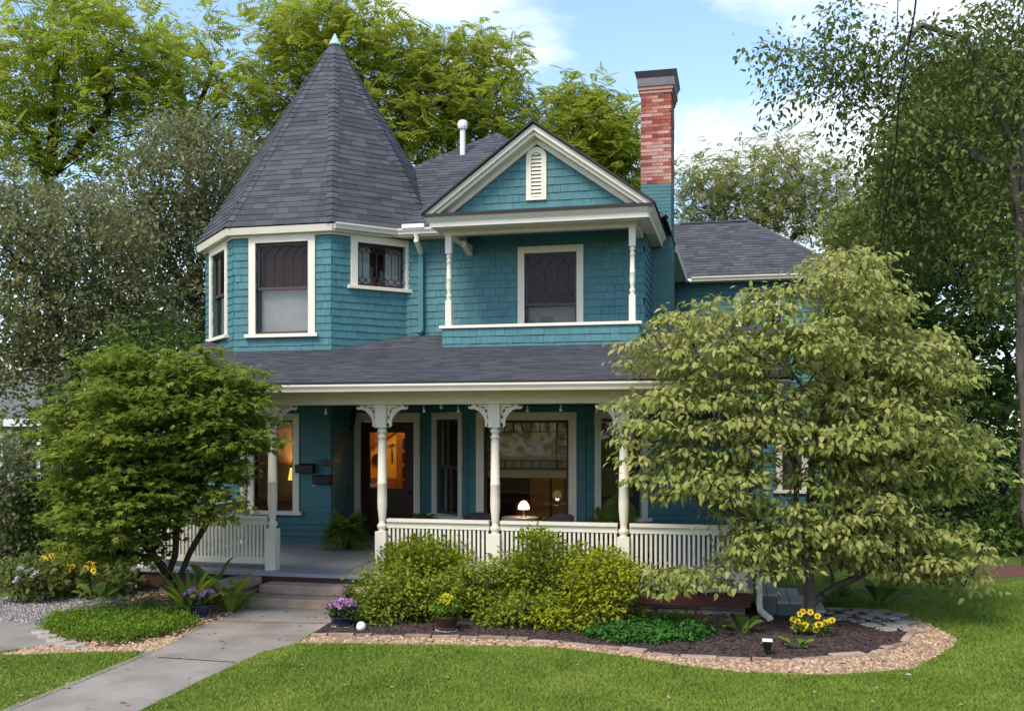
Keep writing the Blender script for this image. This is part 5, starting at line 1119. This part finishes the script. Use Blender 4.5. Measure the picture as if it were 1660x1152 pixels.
# ================================================================== TREES
def K(fn): return fn
mb_base = onZ(288, 990)
tree('japanese_maple', 'small rounded green maple with layered leaves before the porch corner', 'tree', tuple(mb_base),
     [[mb_base, at(272,935,12.7), at(240,880,12.6), at(215,800,12.5), at(230,700,12.5)], [mb_base, at(276,945,12.65), at(290,860,12.5), at(300,760,12.45), at(270,650,12.4)], [mb_base, at(282,950,12.6), at(330,850,12.3), at(360,760,12.2)]],
     [pell(265,680,155,102,12.35,1.0), pell(200,760,105,100,12.4,1.0), pell(335,715,88,80,12.2,.7), pell(168,840,68,55,12.5,.8), pell(215,815,112,66,12.2,.9), pell(370,650,75,60,12.2,.7), pell(245,605,85,42,12.4,.8), pell(185,885,85,32,12.3,.6), pell(325,825,60,38,12.0,.45), pell(405,715,34,35,12.0,.35), pell(115,700,40,40,12.5,.5), pell(330,590,40,30,12.2,.4), pell(190,585,40,28,12.4,.4)],
     1500, .22, 74, .115, .28, .078, 'layer', T_MAPLE, 'maple', 'barkdark', .075, indiv=0, keep=lambda C: (C[:,1] < 12.0) | (C[:,0] < -9.6))
db = onZ(1312, 1012)
tree('dogwood_tree', 'spreading dogwood with drooping yellow green leaves over the mulch bed', 'tree', tuple(db),
     [[db, at(1306,930,12.0), at(1302,860,12.0), at(1290,760,12.0), at(1250,640,11.9), at(1215,540,11.9)], [db, at(1308,920,12.0), at(1312,820,12.1), at(1330,700,12.2), at(1320,560,12.2), at(1330,460,12.2)], [db, at(1310,985,12.0), at(1350,950,12.0), at(1420,910,12.1), at(1520,900,12.2)], [db, at(1306,900,12.0), at(1230,850,11.6), at(1120,800,11.3)], [db, at(1310,880,12.0), at(1400,800,12.1), at(1500,740,12.3)]],
     [pell(1300,490,165,55,12.1,1.1), pell(1360,430,70,30,12.2,.5), pell(1200,560,190,75,11.5,.8), pell(1380,600,170,85,12.4,1.1), pell(1150,680,160,60,11.4,.6), pell(1330,700,190,90,11.9,1.1), pell(1480,740,120,85,12.5,1.0), pell(1110,770,120,45,11.3,.5), pell(1300,830,170,70,11.8,.9), pell(1440,880,150,55,12.1,.9), pell(1100,945,85,38,11.3,.35), pell(1220,890,90,45,11.5,.5), pell(1530,920,60,34,12.2,.6), pell(1240,640,95,60,11.7,.5), pell(1330,560,80,50,11.8,.6), pell(1275,735,85,55,11.8,.45), pell(1245,825,80,40,11.7,.4), pell(1200,760,70,35,11.5,.35)],
     2600, .225, 74, .14, .27, .088, 'droop', T_LEAF, 'dogwood', 'bark', .095, indiv=280, keep=lambda C: (C[:,1] < 11.95) | (C[:,0] > .9))
def bgtree(name, lab, px, depth, ells, ncl, mind, per, spread, flat, size, mode, T, lm, bark='barkdark', rb=.2, group=None, fork=None, keep=None, surf=.45, extra=None):
    b = at(px, 700, depth); b[2] = 0; top = ells[0][0]; mid_ = fork if fork is not None else b*.45+top*.55
    stems = [[b, mid_*.5+b*.5+np.array((.15,0,0)), mid_]]+[[b, mid_*.5+b*.5+np.array((.15,0,0)), mid_, c*.75+mid_*.25] for c, r in ells]
    return tree(name, lab, 'tree', tuple(b), stems, ells, ncl, mind, per, spread, flat, size, mode, T, LM and lm, bark, rb, r_tip=.006, group=group, keep=keep, surf=surf, extra=extra)
GB_ = 'tall trees behind the house'
# left: two tall open yellow-green walnuts
bgtree('walnut_tree', 'open yellow green tree with a forked dark trunk behind the olive trees', 70, 29, [pell(120,110,150,110,29,2.2), pell(30,160,110,120,29,2.0), pell(210,140,90,90,29,1.8), pell(60,250,80,60,29,1.5), pell(160,240,70,50,29,1.2), pell(100,20,120,40,29,1.5)], 520, .62, 18, .34, .6, .52, 'frond', T_WALNUT, 'walnut', rb=.2, group=GB_, fork=at(80,290,29))
bgtree('walnut_tree', 'slender sparse yellow green tree with thin upright stems', 300, 31, [pell(310,120,70,100,31,1.6), pell(280,60,60,60,31,1.2), pell(370,170,60,80,31,1.4), pell(360,60,40,50,31,1.0)], 240, .7, 15, .34, .6, .5, 'frond', T_WALNUT, 'walnut', rb=.13, group=GB_, fork=at(305,230,31))
bgtree('walnut_tree', 'full bright green tree rising behind the turret roof', 520, 33, [pell(520,90,110,100,33,2.2), pell(440,180,60,80,33,1.6), pell(600,110,90,100,33,2.0), pell(560,30,70,40,33,1.4), pell(470,40,50,40,33,1.2), pell(640,210,70,80,33,1.6), pell(430,280,50,60,33,1.4)], 760, .60, 21, .32, .6, .50, 'frond', T_WALNUT, 'walnut2', rb=.26, group=GB_)
bgtree('walnut_tree', 'broad green tree behind the main roof peak and white vent pipe', 760, 34, [pell(740,150,95,90,34,2.2), pell(810,190,80,80,34,2.0), pell(800,95,45,45,34,1.4), pell(690,220,60,60,34,1.6), pell(860,230,50,60,34,1.4), pell(720,90,50,40,34,1.3)], 760, .60, 21, .32, .6, .50, 'frond', T_WALNUT, 'walnut2', rb=.26, group=GB_)
bgtree('walnut_tree', 'lighter green tree between the gable peak and the chimney', 960, 36, [pell(960,240,75,75,36,2.0), pell(920,190,45,45,36,1.4), pell(1000,270,50,60,36,1.4), pell(960,160,40,30,36,1.0), pell(900,280,50,50,36,1.2), pell(1010,210,35,45,36,1.0), pell(985,310,60,40,36,1.2)], 700, .52, 28, .34, .6, .52, 'frond', T_WALNUT, 'walnut2', rb=.2, group=GB_)
bgtree('pale_tree', 'thin pale yellow green tree beyond the rear wing roof', 1180, 40, [pell(1230,310,110,70,40,2.4), pell(1140,310,60,60,40,1.8), pell(1320,320,70,70,40,2.0), pell(1260,250,70,30,40,1.4), pell(1180,380,90,40,40,1.6)], 900, .62, 24, .42, .7, .40, 'frond', T_WALNUT, 'pale', rb=.2, group=GB_)
# left middle: dense olive-brown trees
OG = 'olive trees beside the house'
bgtree('olive_tree', 'dense olive brown tree beside the turret with visible pale trunks', 330, 25, [pell(320,290,110,100,25,1.8), pell(270,390,120,90,25,1.8), pell(360,430,50,110,26,1.2), pell(230,330,80,60,25,1.5), pell(390,330,50,90,27,1.2), pell(300,500,90,70,25,1.4)], 1100, .40, 80, .24, .6, .125, 'random', T_DIAM, 'olive', 'bark', .2, OG, fork=at(325,520,25))
bgtree('olive_tree', 'wide olive brown tree above the flower bed at the side', 120, 22, [pell(110,400,140,100,22,1.8), pell(20,350,80,80,22,1.5), pell(70,500,130,80,22,1.6), pell(190,500,90,80,22,1.4), pell(30,590,80,60,22,1.3), pell(160,600,110,60,22,1.3)], 1100, .38, 80, .23, .6, .115, 'random', T_DIAM, 'olive', 'barkdark', .18, OG, fork=at(120,580,22))
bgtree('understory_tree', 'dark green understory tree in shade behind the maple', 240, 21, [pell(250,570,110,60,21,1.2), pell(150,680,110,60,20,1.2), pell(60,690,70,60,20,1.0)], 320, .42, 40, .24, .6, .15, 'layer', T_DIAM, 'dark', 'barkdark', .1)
# left undergrowth
for nm, lab, bp_, dep, els, lm, cat in (
  ('purple_shrub', 'purple brown shrub at the edge of the flower bed', (10,940), 16, [(8,800,45,110),(20,900,40,50)], 'olive', 'shrub'),
  ('green_bush', 'dark green bush behind the pale phlox', (70,950), 16.5, [(85,820,60,70),(60,890,80,50)], 'dark', 'shrub'),
  ('green_bush', 'leafy green bush behind the black eyed susans', (170,955), 16.5, [(150,880,70,50),(210,900,40,45),(130,820,50,40)], 'mid', 'shrub')):
    base = at(bp_[0], 700, dep); base[2] = 0; tuft(nm, lab, cat, [pell(*q, dep, rd=.7) for q in els], 300, .2, 46, .13, .7, .09, 'random', T_DIAM, lm, base, bark='barkdark')
# right: big shade tree with hanging leaves, dark maples, undergrowth
bx = at(1668, 700, 17); bx[2] = 0
tree('hanging_leaf_tree', 'tall tree at the lawn edge with a bare trunk and hanging leafy branches', 'tree', tuple(bx),
     [[bx, at(1668,500,17), at(1660,300,17), at(1650,120,17), at(1600,20,17)], [bx, at(1650,350,17), at(1648,250,17), at(1560,60,17), at(1490,40,17), at(1430,110,17)], [bx, at(1650,350,17), at(1645,280,17), at(1540,230,17.5), at(1480,330,18)], [bx, at(1664,420,17), at(1600,430,17.5), at(1560,470,18)]],
     [pell(1600,190,90,130,17.5,1.8), pell(1540,300,110,100,18,1.6), pell(1630,420,60,120,17.3,1.2), pell(1480,390,90,60,18.5,1.2), pell(1560,90,90,60,17.5,1.5), pell(1650,80,60,120,17,1.5), pell(1450,300,60,70,18.5,1.0)],
     1000, .36, 50, .21, .8, .105, 'droop', T_LEAF, 'hanging', 'bark', .12, r_tip=.003,
     extra=np.array([at(px, py, 17+random.uniform(-.6,.6)) for px, py in [(1400+random.gauss(0,70), 150+random.gauss(0,75)) for _ in range(70)]+[(1225+i*16, 95+12*math.sin(i*.9)+random.uniform(-10,10)) for i in range(12)]+[(1260+i*17, 160-4*i+random.uniform(-8,8)) for i in range(9)] if px > 1215 and py > -20 and py < 330]))
DG = 'dark trees beyond the side lawn'
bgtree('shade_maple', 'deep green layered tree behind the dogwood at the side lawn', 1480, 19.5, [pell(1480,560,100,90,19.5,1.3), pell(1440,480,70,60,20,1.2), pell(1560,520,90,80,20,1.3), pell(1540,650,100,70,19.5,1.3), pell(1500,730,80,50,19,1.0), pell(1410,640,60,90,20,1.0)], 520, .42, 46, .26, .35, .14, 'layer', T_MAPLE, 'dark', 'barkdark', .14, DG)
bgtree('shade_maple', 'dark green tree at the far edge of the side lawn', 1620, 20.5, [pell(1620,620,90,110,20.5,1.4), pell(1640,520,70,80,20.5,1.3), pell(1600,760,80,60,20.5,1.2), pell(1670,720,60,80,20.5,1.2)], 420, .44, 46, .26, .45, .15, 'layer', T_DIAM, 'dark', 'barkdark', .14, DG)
bgtree('evergreen_tree', 'tall dark tree mass rising beyond the rear wing', 1440, 27, [pell(1430,400,90,80,27,1.8), pell(1500,340,90,90,27,2.0), pell(1600,350,100,120,27,2.0), pell(1400,520,80,80,27,1.8), pell(1640,220,70,90,27,1.8), pell(1380,440,40,50,27,1.0)], 1300, .48, 80, .34, .6, .2, 'random', T_DIAM, 'mid', 'barkdark', .22, DG)
bgtree('green_tree', 'full green tree between the rear wing and the dark side trees', 1420, 30, [pell(1400,370,55,55,30,1.6), pell(1450,420,70,70,30,1.8), pell(1500,260,80,90,30,2.0), pell(1560,180,90,100,30,2.0), pell(1400,470,60,60,30,1.4)], 1100, .48, 80, .34, .6, .2, 'random', T_DIAM, 'mid', 'barkdark', .2, DG)
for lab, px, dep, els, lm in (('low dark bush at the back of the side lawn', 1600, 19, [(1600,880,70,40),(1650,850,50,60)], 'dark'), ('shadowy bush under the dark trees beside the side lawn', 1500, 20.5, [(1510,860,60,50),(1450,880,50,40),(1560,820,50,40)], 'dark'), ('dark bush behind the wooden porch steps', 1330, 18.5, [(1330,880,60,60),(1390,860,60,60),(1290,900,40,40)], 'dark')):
    base = at(px, 700, dep); base[2] = 0; tuft('side_bush', lab, 'shrub', [pell(*q, dep, rd=.7) for q in els], 220, .24, 40, .16, .7, .12, 'random', T_DIAM, lm, base, 'bushes round the side lawn', bark='barkdark')
# far woodland all round, one mass
an = RNG.uniform(0, 6.283, 2600); rr = RNG.uniform(48, 66, 2600); hh = 8.2+2.2*np.sin(an*9)+1.4*np.sin(an*23+1); C_ = np.column_stack([-4+rr*np.cos(an), 10+rr*np.sin(an), hh*RNG.random(2600)**.8+.3])
P, D, Nn, S = leaves_at(C_, 16, .9, .8, .75, 'random'); o = mesh_obj('woodland', leaf_mesh('woodland', T_DIAM, P, D, Nn, S), LM['mid']); tag(o, 'far wood of leafy green trees around the garden', 'woodland', kind='stuff')
# neighbour's white house seen through the leaves
nb = at(20, 700, 33); nb[2] = 0; e = empty('neighbor_house', tuple(nb), 'white neighbouring house with porch columns seen through the leaves', 'house')
x, y = nb[0], nb[1]; mb = MB(); mb.box(x-4.5, x+1.2, y+1.5, y+7, 0, 3.3); mb.build('wall', M['neighbor'], e)
mb = MB(); mb.prism([(x-5,y-.6,2.75),(x-5,y+7.4,2.75),(x-5,y+3.4,4.6)], (6.6,0,0)); mb.build('roof', M['nroof'], e)
mb = MB(); mb.box(x-5, x+1.6, y-.62, y-.5, 2.5, 2.74); mb.build('porch_fascia', M['neighbor'], e)
for k in range(5):
    mb = MB(); mb.box(x-4.7+k*1.5, x-4.5+k*1.5, y-.45, y-.25, 0, 2.5); mb.build('column', M['neighbor'], e)
for k in range(3):
    mb = MB(); mb.box(x-3.9+k*1.6, x-3.1+k*1.6, y+1.46, y+1.498, .9, 2.3); mb.build('window', M['darkint'], e)
# overhead cables with creeper, from beyond the frame to the rear wing
for lab, pp_, d_ in (('thick black overhead cable dropping towards the rear wing', [(1492,-60,8),(1478,20,9.5),(1462,150,12),(1452,240,14),(1436,330,16),(1424,420,18.5),(1412,500,21),(1404,560,23.6)], .009), ('thin black overhead cable beside the thick one', [(1458,-60,8),(1450,40,10),(1440,160,13),(1432,280,16),(1420,400,19),(1408,520,23.6)], .005)):
    pts = [at(*q)+np.array((.03*math.sin(i*2.1), 0, .02*math.cos(i*1.7))) for i, q in enumerate(pp_)]; mb = MB(); mb.tube(pts, d_, 6); thing_mesh(mb, 'overhead_cable', 'wire', lab, 'cable', tuple(pts[-1]))
